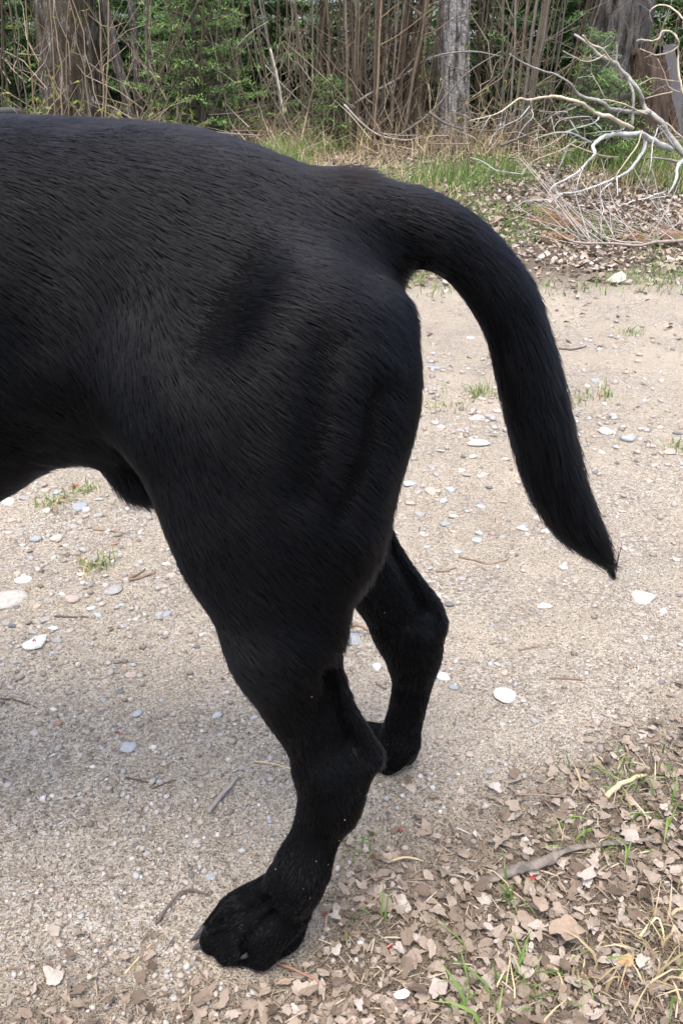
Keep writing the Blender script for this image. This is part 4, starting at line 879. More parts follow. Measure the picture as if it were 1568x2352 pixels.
stick('pale straw below the largest tan leaf', [(1262, 2225), (1278, 2252), (1290, 2275)], 6, 's', 'straw', up=.004)
stick('thin straw lying between the green tufts at the bottom', [(1138, 2276), (1152, 2252), (1160, 2232)], 5, 's', 'straw', up=.004)
stick('dark thin twig at the right end of the litter', [(1400, 2240), (1440, 2250), (1490, 2225)], 5, 'd', up=.004)

# ---- grass
M_grass = varied('green_grass', [(0, (.075, .14, .032)), (.5, (.14, .235, .058)), (1, (.24, .33, .10))], finew=0, rough=.5, transl=.35)
M_dry = varied('dry_grass', [(0, (.26, .195, .11)), (.5, (.40, .32, .19)), (1, (.54, .46, .30))], finew=0, rough=.7, transl=.25)
def blades(pile, pos, hgt, wid, lean, rg, flat=0.0):
    n = len(pos); az = rg.uniform(0, 2*math.pi, n); ln = np.abs(rg.normal(lean, lean*.5, n)); d = np.stack([np.cos(az), np.sin(az)], 1)
    sd = np.stack([-np.sin(az+rg.normal(0, .8, n)), np.cos(az), 0*az], 1); V = []
    for t, wk in ((0, 1), (.4, .85), (.75, .55), (1, .05)):
        c = pos.copy(); c[:, :2] += d*(hgt*ln*t*t)[:, None]; c[:, 2] += hgt*t*np.sqrt(np.maximum(.05, 1-(ln*t*.8)**2))
        V.append(c-sd*(wid*wk)[:, None]); V.append(c+sd*(wid*wk)[:, None])
    V = np.stack(V, 1).reshape(-1, 3); b = np.array([[0, 1, 3, 2], [2, 3, 5, 4], [4, 5, 7, 6]])
    F = (b[None]+(np.arange(n)*8)[:, None, None]).reshape(-1, 4); pile.raw(V, F, np.repeat(rg.random(n), 8))
def tuft(label, px, py, n, h, spread, dry=.25, lean=.8, group='grass tufts on the track', w=.0012):
    c = PG(px, py); c[2] = RZ1(c[0], c[1]); t = empty('grass_tuft', tuple(c)); tag(t, label, 'grass', group)
    for m_, k, nm in ((M_grass, int(n*(1-dry)), 'green_blades'), (M_dry, int(n*dry), 'dry_blades')):
        if k < 1: continue
        pl = Pile(); pos = np.stack([rng.normal(0, spread, k), rng.normal(0, spread*.8, k), np.zeros(k)-.001], 1)
        blades(pl, pos, rng.uniform(.5, 1.1, k)*h, np.full(k, w)*rng.uniform(.6, 1.2, k), lean, rng)
        o = pl.build(nm, m_, t, False); o['kind'] = 'stuff'
for a in [('low green tuft below the dog belly', 122, 1166, 60, .022, .020, .35), ('small green tuft right of the one below the belly', 200, 1128, 45, .02, .018, .35), ('flat tuft on the track left of the dog knee', 222, 1310, 70, .026, .014, .5),
          ('green tuft between buttock and tail', 1098, 908, 90, .035, .03, .25), ('small tuft left of the one by the tail', 1000, 940, 45, .025, .03, .35), ('tiny green tuft right of the upper tail', 1445, 770, 40, .035, .02, .2),
          ('small tuft with a red blossom right of the tail', 1372, 912, 45, .03, .025, .3), ('tiny tuft hidden half behind the tail edge', 1320, 930, 30, .028, .02, .3), ('tiny tuft at the right edge beside the pinkish stone', 1560, 1035, 35, .03, .015, .4),
          ('upright green grass tuft left of the bark stick middle', 1170, 2060, 14, .028, .008, .15), ('green grass tuft below the largest tan leaf', 1200, 2256, 22, .028, .008, .25), ('spreading green grass tuft at the bottom edge', 1120, 2300, 26, .040, .018, .3),
          ('pale green grass tuft at the bottom right', 1325, 2268, 20, .03, .012, .4), ('green tuft above the bark stick', 1290, 1912, 14, .026, .010, .2), ('green tuft touching the bark stick', 1378, 1955, 18, .028, .014, .2),
          ('green tuft at the right edge of the near litter', 1535, 1850, 60, .028, .03, .3), ('green tuft at the right edge near the peeled stick', 1440, 1775, 45, .024, .03, .4), ('small green tuft right of the near metatarsus', 840, 1950, 26, .016, .018, .2),
          ('few green blades beside the paw heel', 850, 2110, 6, .035, .012, .1), ('dry pale grass clump in the lower right corner', 1540, 2190, 60, .04, .03, .85), ('dry grass bits at the right edge of the bottom', 1560, 2290, 40, .035, .02, .8)]:
    tuft(a[0], a[1], a[2], a[3], a[4], a[5], a[6])
gg, gd = Pile(), Pile()
def field(pile, n, xr, yr, h, w, lean, dens):
    x = rng.uniform(*xr, n); y = rng.uniform(*yr, n); kp = rng.random(n) < dens(x, y); x, y = x[kp], y[kp]; n = len(x)
    blades(pile, np.stack([x, y, H(x, y)], 1), rng.uniform(*h, n), np.full(n, w)*rng.uniform(.5, 1.3, n), lean, rng)
patch = lambda x, y, s, sd, th: softstep(th, th+.25, vnoise(np.stack([x, y, 0*x], 1), s, sd, 2))
field(gg, 42000, (-2.6, 2.9), (2.8, 4.5), (.015, .055), .0016, .7, lambda x, y: patch(x, y, 2.4, 81, -.08)*softstep(2.7, 3.2, y)*(.9-.45*np.clip(x-.9, 0, 1)))
field(gg, 19000, (-2.6, 3.0), (4.1, 6.0), (.05, .20), .0022, .5, lambda x, y: patch(x, y, 2.6, 83, -.08)*softstep(4.3, 4.8, y))
field(gd, 9000, (-2.8, 3.0), (4.2, 6.4), (.05, .18), .0019, 1.0, lambda x, y: patch(x, y, 1.7, 85, -.05))
field(gd, 8000, (-2.8, 3.0), (5.5, 7.0), (.08, .30), .0019, 1.0, lambda x, y: .75+0*x)
field(gd, 3500, (-2.6, 2.9), (2.7, 4.3), (.02, .06), .0015, 1.1, lambda x, y: .7*softstep(2.7, 3.4, y))
field(gg, 2500, (-6, 6), (3.2, 7), (.05, .15), .003, .6, lambda x, y: (np.abs(x) > 2.4)*1.0)
grass = gg.build('grass', M_grass, None, False); tag(grass, 'thin green grass growing along the bank below the thicket', 'grass', kind='stuff')
drygrass = gd.build('dry_grass', M_dry, None, False); tag(drygrass, 'bleached dry grass and straw at the foot of the thicket', 'grass', kind='stuff')
# fine dead twigs tangled at the thicket foot
tg = Pile()
for i in range(900):
    x = rng.uniform(-2.4, 2.6); y = rng.uniform(5.5, 7.2); z = H1(x, y)+rng.uniform(0, .28)*rng.random(); an = rng.uniform(0, 6.28); L = rng.uniform(.10, .45); e = rng.normal(.25, .5)
    d = np.array([math.cos(an)*math.cos(e), math.sin(an)*math.cos(e)*.7, math.sin(e)])*L; a = np.array([x, y, z]); A = np.array([a, a+d*.5+rng.normal(0, .02, 3), a+d]); A[:, 2] = np.maximum(A[:, 2], H(A[:, 0], A[:, 1]))
    V, F = tube(A, [.0032, .0026, .001], 4, False); tg.raw(V, F, np.full(len(V), rng.random()))
for i in range(520):                      # thin whips standing and leaning among the stems
    x = rng.uniform(-2.3, 2.4); y = rng.uniform(5.9, 7.3); z = H1(x, y)+rng.uniform(0, .5); L = rng.uniform(.25, .85); e = rng.uniform(.5, 1.5); an = rng.uniform(0, 6.28)
    d = np.array([math.cos(an)*math.cos(e), math.sin(an)*math.cos(e)*.6, math.sin(e)])*L; a = np.array([x, y, z]); A = np.array([a, a+d*.35+rng.normal(0, .025, 3), a+d*.7+rng.normal(0, .03, 3), a+d])
    V, F = tube(A, [.0036, .003, .0022, .001], 4, False); tg.raw(V, F, np.full(len(V), rng.uniform(.1, .9)))
M_tang = varied('tangle_twigs', [(0, (.11, .085, .065)), (.6, (.24, .19, .145)), (1, (.42, .36, .28))], finew=0, rough=.85)
tangle = tg.build('twig_tangle', M_tang, None, False); tag(tangle, 'tangle of fine dead twigs at the foot of the thicket', 'twigs', kind='stuff')

# ---- red maple blossoms dropped on the ground
M_red = varied('red_blossom', [(0, (.28, .020, .025)), (1, (.42, .045, .045))], src='rnd', finew=0, rough=.6)
bl = Pile(); brg = np.random.default_rng(4)
for k in range(12): bl.add(np.array([[0, -.08, 0], [.6, -.12, .1], [1, 0, .05], [.6, .12, .1], [0, .08, 0]]), np.array([[0, 1, 2], [0, 2, 3], [0, 3, 4]]), brg.normal(0, .15, (1, 3))*[1, 1, .3], rot_mats(1, .6, brg), np.array([1.0]), np.array([.5]))
t_ = bl.build('blossom', M_red); BLM = t_.data; bpy.data.objects.remove(t_)
for (x, y, w, lb) in [(172, 1124, 20, 'red blossom on the track just below the belly'), (148, 1148, 12, 'tiny red blossom left of the belly grass'), (272, 1690, 12, 'red blossom lower left of the shank, on the sandy track'), (797, 1946, 16, 'red blossom right of the near metatarsus'), (855, 1972, 14, 'red blossom in grass right of the metatarsus'),
                      (1222, 2022, 26, 'largest dark red blossom under the bark stick'), (1180, 2052, 16, 'dark red blossom beside the upright green tuft'), (745, 2106, 14, 'red blossom right of the heel of the paw'), (893, 2180, 18, 'dark red blossom in litter below the metatarsus'), (1074, 2196, 12, 'small red blossom left of the cream leaf'),
                      (1345, 2245, 18, 'dark red blossom at the bottom right'), (1432, 2262, 16, 'dark red blossom below the small orange leaf'), (1376, 915, 14, 'red blossom in the tuft right of the tail'), (1016, 905, 10, 'tiny red blossom right of the buttock'), (918, 1909, 14, 'red blossom at the upper edge of the litter'), (86, 1500, 14, 'dark red scrap lying on the bright white rock')]:
    c = PG(x, y); s = w*.5*depth_of(c)/VF; o = link(bpy.data.objects.new('blossom', BLM)); o.scale = (s,)*3; o.rotation_euler.z = rng.uniform(0, 6)
    o.location = (c[0], c[1], RZ1(c[0], c[1])+.002+(.014 if 'white rock' in lb else 0)); tag(o, lb, 'blossom', 'red blossoms on the ground')
# ------------------------------------------------------------------ the black dog
YC = 0.548
def build_dog():
    prims = []                      # (a, b, ra, rb, sy, k)
    def chain(pts, k, sy=1.0, shrink=0.0):
        """pts: (px,py,r_px,Y) circles in the measuring frame"""
        out = []
        for q in pts:
            c = P(q[0], q[1], q[3]); d = depth_of(c)
            out.append((c, max((q[2]-shrink)*d/VF, .002), q[4] if len(q) > 4 else sy))
        prims.append((spline(np.array([[*c, r, s_] for c, r, s_ in out])), k))
        return out
    def spline(A, sub=5):
        """Catmull-Rom through rows (x,y,z,r,sy)"""
        if len(A) == 2: return A
        E = np.vstack([2*A[0]-A[1], A, 2*A[-1]-A[-2]]); out = []
        for i in range(1, len(E)-2):
            p0, p1, p2, p3 = E[i-1:i+3]
            for t in np.arange(sub)/sub:
                out.append(.5*(2*p1+(p2-p0)*t+(2*p0-5*p1+4*p2-p3)*t*t+(3*p1-p0-3*p2+p3)*t**3))
        out.append(A[-1]); out = np.array(out); out[:, 3] = np.maximum(out[:, 3], .002); return out
    def chain3(pts, k, sy=1.0):
        prims.append((spline(np.array([[*p, sy] for p in pts])), k))
    Y = YC
    # trunk: ribs, loin, croup (ends in front out of the picture)
    chain3([(-.565, Y, .430, .085), (-.50, Y, .440, .122), (-.40, Y, .455, .136), (-.30, Y, .468, .126)], .03, 1.22)
    chain([(-150, 688, 394, Y), (60, 680, 388, Y), (250, 652, 354, Y), (400, 618, 314, Y), (540, 604, 266, Y), (680, 622, 216, Y), (770, 640, 170, Y)], .02, 1.25, 8)
    # belly wall and the sheath below it
    chain([(-100, 940, 110, .535), (120, 965, 80, .535), (250, 975, 84, .535), (330, 1010, 60, .535)], .02, .8, 14)
    chain([(262, 1070, 40, .535), (305, 1105, 52, .535), (350, 1125, 48, .535)], .012, 1.0, 4)
    for s in (0, 1):
        m = (lambda v: v) if s == 0 else (lambda v: 2*YC-v)
        if s == 0:
            dx = dy = 0
            chain([(690, 660, 110, .535), (655, 770, 220, .498), (640, 900, 318, .478), (632, 1040, 296, .472),
                   (630, 1180, 252, .466), (634, 1310, 202, .462), (642, 1420, 155, .460), (650, 1500, 122, .458)], .034, 1.75, 9)
            chain([(860, 740, 100, .498), (868, 880, 92, .492), (850, 1000, 82, .486), (815, 1150, 74, .476), (790, 1290, 62, .466)], .018, 1.0, 9)
            chain([(360, 800, 60, .484), (372, 980, 66, .474), (424, 1150, 66, .464), (492, 1310, 64, .460)], .02, 1.0, 9)
            chain([(420, 620, 44, .512), (378, 710, 46, .496), (340, 820, 44, .482), (330, 960, 40, .482)], .040, 1.0, 4)
            # shank, tendon, hock
            chain([(646, 1470, 132, .459), (648, 1545, 100, .457), (668, 1625, 74, .456), (708, 1700, 64, .456), (742, 1765, 70, .456)], .012, 1.2, 6)
            chain([(735, 1440, 42, .458), (764, 1530, 26, .458), (797, 1620, 21, .458), (838, 1692, 24, .458), (852, 1736, 28, .458)], .003, .9, 3)
            chain([(700, 1480, 60, .457), (735, 1580, 56, .457), (768, 1660, 58, .457), (792, 1730, 55, .457)], .006, 3.2, 3)
            chain([(852, 1736, 28, .458), (808, 1795, 46, .457), (772, 1850, 58, .456)], .012, 1.0, 5)
            chain([(744, 1765, 72, .456), (755, 1832, 78, .455), (733, 1900, 66, .453), (706, 1962, 62, .450), (684, 2020, 56, .447)], .010, 1.15, 5)
        else:
            chain([(690, 600, 150, .581), (660, 760, 240, .606), (680, 900, 250, .618), (700, 1040, 200, .622),
                   (745, 1170, 135, .628), (810, 1260, 98, .632), (862, 1330, 88, .634), (905, 1400, 80, .636), (930, 1450, 76, .638)], .02, 1.3, 8)
            chain([(850, 760, 100, .600), (850, 950, 90, .606), (830, 1100, 70, .612)], .02, 1.0, 8)
            chain([(868, 1190, 26, .630), (905, 1262, 22, .632), (950, 1330, 22, .634), (990, 1392, 28, .636), (995, 1432, 32, .637)], .006, 1.0, 3)
            chain([(995, 1432, 30, .637), (972, 1480, 44, .638), (950, 1530, 50, .639)], .01, 1.0, 3)
            chain([(925, 1440, 72, .638), (945, 1490, 70, .639), (948, 1550, 53, .640), (938, 1615, 47, .640), (924, 1670, 47, .640), (915, 1705, 42, .640)], .01, 1.1, 3)
    # near hind paw: metatarsal fan and four toes with the pad behind
    def toes(lst, k):
        for (ax, ay, az, ar), (bx, by, bz, br), (cx, cy, cz, cr) in lst:
            a, b, c = PZ(ax, ay, az), PZ(bx, by, bz), PZ(cx, cy, cz)
            prims.append((spline(np.array([[*a, ar, 1], [*b, br, 1], [*c, cr, 1]])), k))
    toes([((668, 2034, .072, .018), (650, 2088, .036, .014), (655, 2130, .020, .012))], .008)
    toes([((640, 2034, .062, .011), (548, 2076, .036, .0110), (484, 2136, .012, .0085)),
          ((640, 2062, .058, .011), (528, 2118, .038, .0118), (488, 2162, .013, .0105)),
          ((652, 2082, .052, .011), (556, 2146, .038, .0118), (524, 2184, .013, .0112)),
          ((676, 2092, .044, .012), (624, 2150, .034, .0130), (600, 2192, .013, .0122))], .0020)
    toes([((640, 2130, .016, .012), (590, 2168, .013, .011), (560, 2188, .011, .0095))], .006)
    toes([((692, 2005, .092, .019), (664, 2056, .060, .0185), (628, 2104, .034, .014))], .016)
    toes([((662, 2110, .028, .016), (657, 2145, .016, .014), (645, 2165, .012, .011))], .008)
    # far hind paw
    toes([((918, 1690, .052, .016), (880, 1690, .030, .013), (845, 1678, .015, .010)),
          ((918, 1700, .048, .016), (890, 1722, .030, .013), (868, 1730, .014, .011)),
          ((920, 1705, .046, .016), (905, 1740, .028, .013), (890, 1756, .013, .011)),
          ((925, 1705, .044, .017), (930, 1720, .026, .014), (930, 1728, .016, .013))], .006)
    # tail
    tail = [(690, 520, 120, Y), (800, 492, 104, Y), (915, 512, 98, Y+.002), (1000, 540, 92, Y+.003), (1068, 582, 84, Y+.004), (1142, 668, 82, Y+.004),
            (1185, 765, 78, Y+.004), (1217, 885, 79, Y+.002), (1243, 1000, 77, Y), (1275, 1110, 70, Y-.002),
            (1317, 1192, 60, Y-.003), (1366, 1254, 40, Y-.004), (1393, 1288, 18, Y-.004)]
    tc = chain(tail, .012, 1.0, 11)
    chain([(755, 432, 25, Y), (790, 426, 27, Y), (825, 434, 20, Y)], .010, 1.0, 4)
    # forehand, out of the picture on the left
    for m in (-1, 1):
        chain3([(-.47, Y+m*.055, .545, .045), (-.53, Y+m*.085, .42, .062), (-.48, Y+m*.095, .33, .048)], .03)
        chain3([(-.48, Y+m*.095, .33, .046), (-.465, Y+m*.09, .28, .036), (-.472, Y+m*.088, .16, .025), (-.478, Y+m*.088, .085, .024), (-.49, Y+m*.088, .045, .024)], .015)
        for q in (-1.5, -.5, .5, 1.5):
            chain3([(-.49, Y+m*.088+q*.008, .04, .016), (-.515, Y+m*.088+q*.016, .03, .0135), (-.54, Y+m*.088+q*.019, .014, .0115)], .005)
    chain3([(-.50, Y, .49, .120), (-.575, Y, .565, .100), (-.635, Y, .625, .080), (-.685, Y, .68, .068)], .040)
    chain3([(-.70, Y, .715, .066), (-.75, Y, .72, .06), (-.80, Y, .70, .040), (-.86, Y, .683, .033), (-.885, Y, .683, .027)], .02, 1.0)
    chain3([(-.78, Y, .672, .026), (-.865, Y, .658, .019)], .012, .8)
    for m in (-1, 1):
        chain3([(-.70, Y+m*.045, .765, .022), (-.705, Y+m*.075, .735, .020), (-.725, Y+m*.085, .69, .018), (-.735, Y+m*.082, .665, .012)], .008)
    # ---- field on a grid
    lo = np.array([-.93, .385, -.012]); hi = np.array([.27, .705, .80]); vs = .0037
    N = np.ceil((hi-lo)/vs).astype(int)+1
    F = np.full(N, .2, np.float32)
    ax = [lo[i]+np.arange(N[i])*vs for i in range(3)]
    for A, k in prims:
        mar = A[:, 3].max()+k+.02
        mn = A[:, :3].min(0)-mar; mx = A[:, :3].max(0)+mar
        i0 = np.clip(np.floor((mn-lo)/vs).astype(int), 0, N-1); i1 = np.clip(np.ceil((mx-lo)/vs).astype(int)+1, 1, N)
        if np.any(i1 <= i0): continue
        X = ax[0][i0[0]:i1[0]][:, None, None].astype(np.float32); Yg = ax[1][i0[1]:i1[1]][None, :, None].astype(np.float32); Z = ax[2][i0[2]:i1[2]][None, None, :].astype(np.float32)
        Q = None
        for (ax_, ay_, az_, ra, sa), (bx_, by_, bz_, rb, sb) in zip(A, A[1:]):
            sy = np.float32((sa+sb)/2)
            d2 = np.array([bx_-ax_, (by_-ay_)*sy, bz_-az_], np.float32); L2 = np.float32(d2@d2+1e-12)
            px = X-np.float32(ax_); py = (Yg-np.float32(ay_))*sy; pz = Z-np.float32(az_)
            t = np.clip((px*d2[0]+py*d2[1]+pz*d2[2])/L2, 0, 1)
            q = np.sqrt((px-t*d2[0])**2+(py-t*d2[1])**2+(pz-t*d2[2])**2) - (np.float32(ra)+np.float32(rb-ra)*t)
            if sy > 1: q = q/np.float32(1+.35*(sy-1))
            Q = q if Q is None else np.minimum(Q, q)
        S = F[i0[0]:i1[0], i0[1]:i1[1], i0[2]:i1[2]]
        h = np.clip(.5+.5*(S-Q)/np.float32(k), 0, 1)
        F[i0[0]:i1[0], i0[1]:i1[1], i0[2]:i1[2]] = S*(1-h)+Q*h-np.float32(k)*h*(1-h)
    # hollows pressed into the near side (and mirrored): flank pit, groove before the hamstring
    for (px_, py_, r_, Yv, dep) in ((440, 780, 75, .395, .012), (150, 760, 140, .40, .008), (480, 900, 40, .395, -.004)):
        c = P(px_, py_, Yv); rr = r_*depth_of(c)/VF
        for sgn in (0, 1):
            cy = c[1] if sgn == 0 else 2*YC-c[1]
            G = ((ax[0]-c[0])**2)[:, None, None]+((ax[2]-c[2])**2)[None, None, :]
            wY = (ax[1] < YC) if sgn == 0 else (ax[1] > YC)
            F += (dep*np.exp(-G/(rr*rr))*wY[None, :, None]).astype(np.float32)*(.6 if sgn == 0 else .6)
    # soft hollows: waist behind the ribs, pit above the stifle fold, groove inside the tendon
    F[:, :, :] = np.maximum(F, (.001-ax[2])[None, None, :].astype(np.float32))
    # ---- naive surface nets
    def nets(F):
        neg = F < 0
        n0, n1, n2 = F.shape
        cs = np.zeros((n0-1, n1-1, n2-1), np.int8)
        corners = [(i, j, k) for i in (0, 1) for j in (0, 1) for k in (0, 1)]
        for i, j, k in corners: cs += neg[i:n0-1+i, j:n1-1+j, k:n2-1+k]
        cell = np.argwhere((cs > 0) & (cs < 8))
        idx = -np.ones(cs.shape, np.int32); idx[tuple(cell.T)] = np.arange(len(cell))
        acc = np.zeros((len(cell), 3)); cnt = np.zeros(len(cell))
        V = {c: F[cell[:, 0]+c[0], cell[:, 1]+c[1], cell[:, 2]+c[2]] for c in corners}
        for c in corners:
            for axn in range(3):
                if c[axn]: continue
                e = list(c); e[axn] = 1; e = tuple(e)
                v0, v1 = V[c], V[e]; mk = (v0 < 0) != (v1 < 0)
                t = v0/np.where(mk, v0-v1, 1); p = np.tile(np.array(c, float), (len(cell), 1)); p[:, axn] = t
                acc[mk] += p[mk]; cnt[mk] += 1
        co = (cell+acc/cnt[:, None])*vs+lo
        quads = []
        for axn in range(3):
            b_, c_ = (axn+1) % 3, (axn+2) % 3
            sl0 = [slice(None)]*3; sl1 = [slice(None)]*3
            sl0[axn] = slice(0, -1); sl1[axn] = slice(1, None)
            s0, s1 = neg[tuple(sl0)], neg[tuple(sl1)]
            e = np.argwhere(s0 != s1)
            e = e[(e[:, b_] > 0) & (e[:, c_] > 0) & (e[:, b_] < F.shape[b_]-1) & (e[:, c_] < F.shape[c_]-1)]
            fl = s0[tuple(e.T)]
            def at(db, dc):
                q = e.copy(); q[:, b_] -= db; q[:, c_] -= dc; return idx[tuple(q.T)]
            Q = np.stack([at(1, 1), at(0, 1), at(0, 0), at(1, 0)], 1)
            Q[~fl] = Q[~fl][:, ::-1]
            quads.append(Q)
        return co, np.concatenate(quads)
    co, qd = nets(F)
    # light smoothing
    e0 = np.concatenate([qd[:, k] for k in range(4)]); e1 = np.concatenate([qd[:, (k+1) % 4] for k in range(4)])
    cnt = np.bincount(e0, minlength=len(co))+np.bincount(e1, minlength=len(co))
    trunk_w = .62*softstep(.27, .34, co[:, 2])*(1-softstep(.02, .05, co[:, 0]))*softstep(-.62, -.55, co[:, 0])
    for it in range(46):
        s = np.stack([np.bincount(e0, co[e1, k], len(co))+np.bincount(e1, co[e0, k], len(co)) for k in range(3)], 1)/cnt[:, None]
        w = (np.where(co[:, 2] < .065, .12, .55) if it < 3 else trunk_w)[:, None]; co = co*(1-w)+w*s
    # sculpting strokes read along lines on the near side: (polyline, width px, depth m)
    pq = co[qd]; fn = np.cross(pq[:, 2]-pq[:, 0], pq[:, 3]-pq[:, 1]); nrm = np.zeros_like(co)
    for i in range(4): np.add.at(nrm, qd[:, i], fn)
    nrm /= np.linalg.norm(nrm, axis=1)[:, None]+1e-12
    pr = proj(co); seen = (nrm*(np.array([0, 0, CAM_H])-co)).sum(1) > -.02
    for line, wd, dp, yr in (([(490, 2124), (545, 2094), (615, 2066)], 8, -.0095, (.3, .56)), ([(562, 2176), (572, 2154), (592, 2128), (630, 2098)], 8, -.0085, (.3, .56)), ([(486, 2150), (518, 2138), (545, 2128)], 6, -.005, (.3, .56)),
                             ([(520, 2078), (545, 2066)], 16, .003, (.3, .56)), ([(525, 2120), (555, 2118)], 18, .003, (.3, .56)), ([(606, 2150), (630, 2140)], 20, .003, (.3, .56)),
                             ([(752, 1545), (778, 1630), (802, 1705)], 13, -.0065, (.3, .54)), ([(690, 1690), (720, 1760), (745, 1800)], 14, .002, (.3, .54)), ([(745, 1850), (735, 1930)], 18, -.002, (.3, .54)),
                             ([(895, 1240), (935, 1320), (968, 1395)], 12, -.006, (.56, .72)), ([(940, 1440), (975, 1455)], 20, .003, (.56, .72)),
                             ([(455, 770), (500, 680), (540, 620)], 70, -.0060, (.3, .56)), ([(90, 560), (60, 760)], 110, -.0060, (.3, .56)), ([(150, 960), (60, 1000)], 70, -.0050, (.3, .53)), ([(865, 900), (830, 1050), (780, 1180)], 44, -.0048, (.3, .56)), ([(870, 1080), (840, 1220)], 36, .0030, (.3, .56)), ([(335, 760), (318, 870), (330, 1000)], 62, .0014, (.3, .56)), ([(735, 800), (725, 960), (700, 1120)], 60, -.0040, (.3, .56)), ([(640, 800), (640, 1050)], 60, .001, (.3, .56))):
        best = np.full(len(co), 1e9)
        for (x0, y0), (x1, y1) in zip(line, line[1:]):
            dx, dy = x1-x0, y1-y0; t = np.clip(((pr[:, 0]-x0)*dx+(pr[:, 1]-y0)*dy)/(dx*dx+dy*dy), 0, 1)
            best = np.minimum(best, np.hypot(pr[:, 0]-x0-t*dx, pr[:, 1]-y0-t*dy))
        w = np.exp(-(best/wd)**2)*seen*(co[:, 1] > yr[0])*(co[:, 1] < yr[1])
        co = co+nrm*(w*dp)[:, None]
    return co, qd, tc
M_skin = NT('dog_skin'); M_skin.b.inputs['Base Color'].default_value = (.0025, .0026, .003, 1); M_skin.b.inputs['Roughness'].default_value = .8
M_skin.b.inputs['Specular IOR Level'].default_value = .03
dog_co, dog_q, dog_tail = build_dog()
DL = np.array([-.2, YC, 0])
dog = empty('dog', tuple(DL))
tag(dog, 'black short-haired dog with drooping tail standing side-on across the foreground', 'dog')
body = mesh_obj('body', dog_co-DL, dog_q, M_skin.m, dog)

# lie of the coat: angle below the horizontal (towards the tail) at points on the near side
FLOW = [(50,300,10),(300,320,12),(500,360,25),(650,400,35),(720,430,35),(100,450,25),(250,450,35),(400,480,32),(550,500,32),(700,520,40),(850,600,50),
 (30,600,22),(120,600,45),(250,650,60),(330,750,75),(330,850,85),(300,950,80),(400,850,45),(480,750,20),(600,700,18),(750,750,25),(880,800,45),(940,850,55),
 (100,850,50),(50,1000,40),(200,900,70),(20,800,45),(400,1000,65),(330,1050,80),(500,1000,50),(600,950,25),(750,950,15),(850,980,25),(900,1000,55),
 (400,1200,75),(500,1200,60),(600,1150,35),(700,1150,25),(800,1150,40),(850,1200,70),(500,1350,55),(600,1350,40),(700,1350,45),(800,1330,75),
 (600,1480,45),(700,1480,45),(760,1500,70),(620,1600,60),(700,1650,65),(790,1650,65),(720,1800,90),(820,1780,95),(740,1900,95),(700,2000,110)]
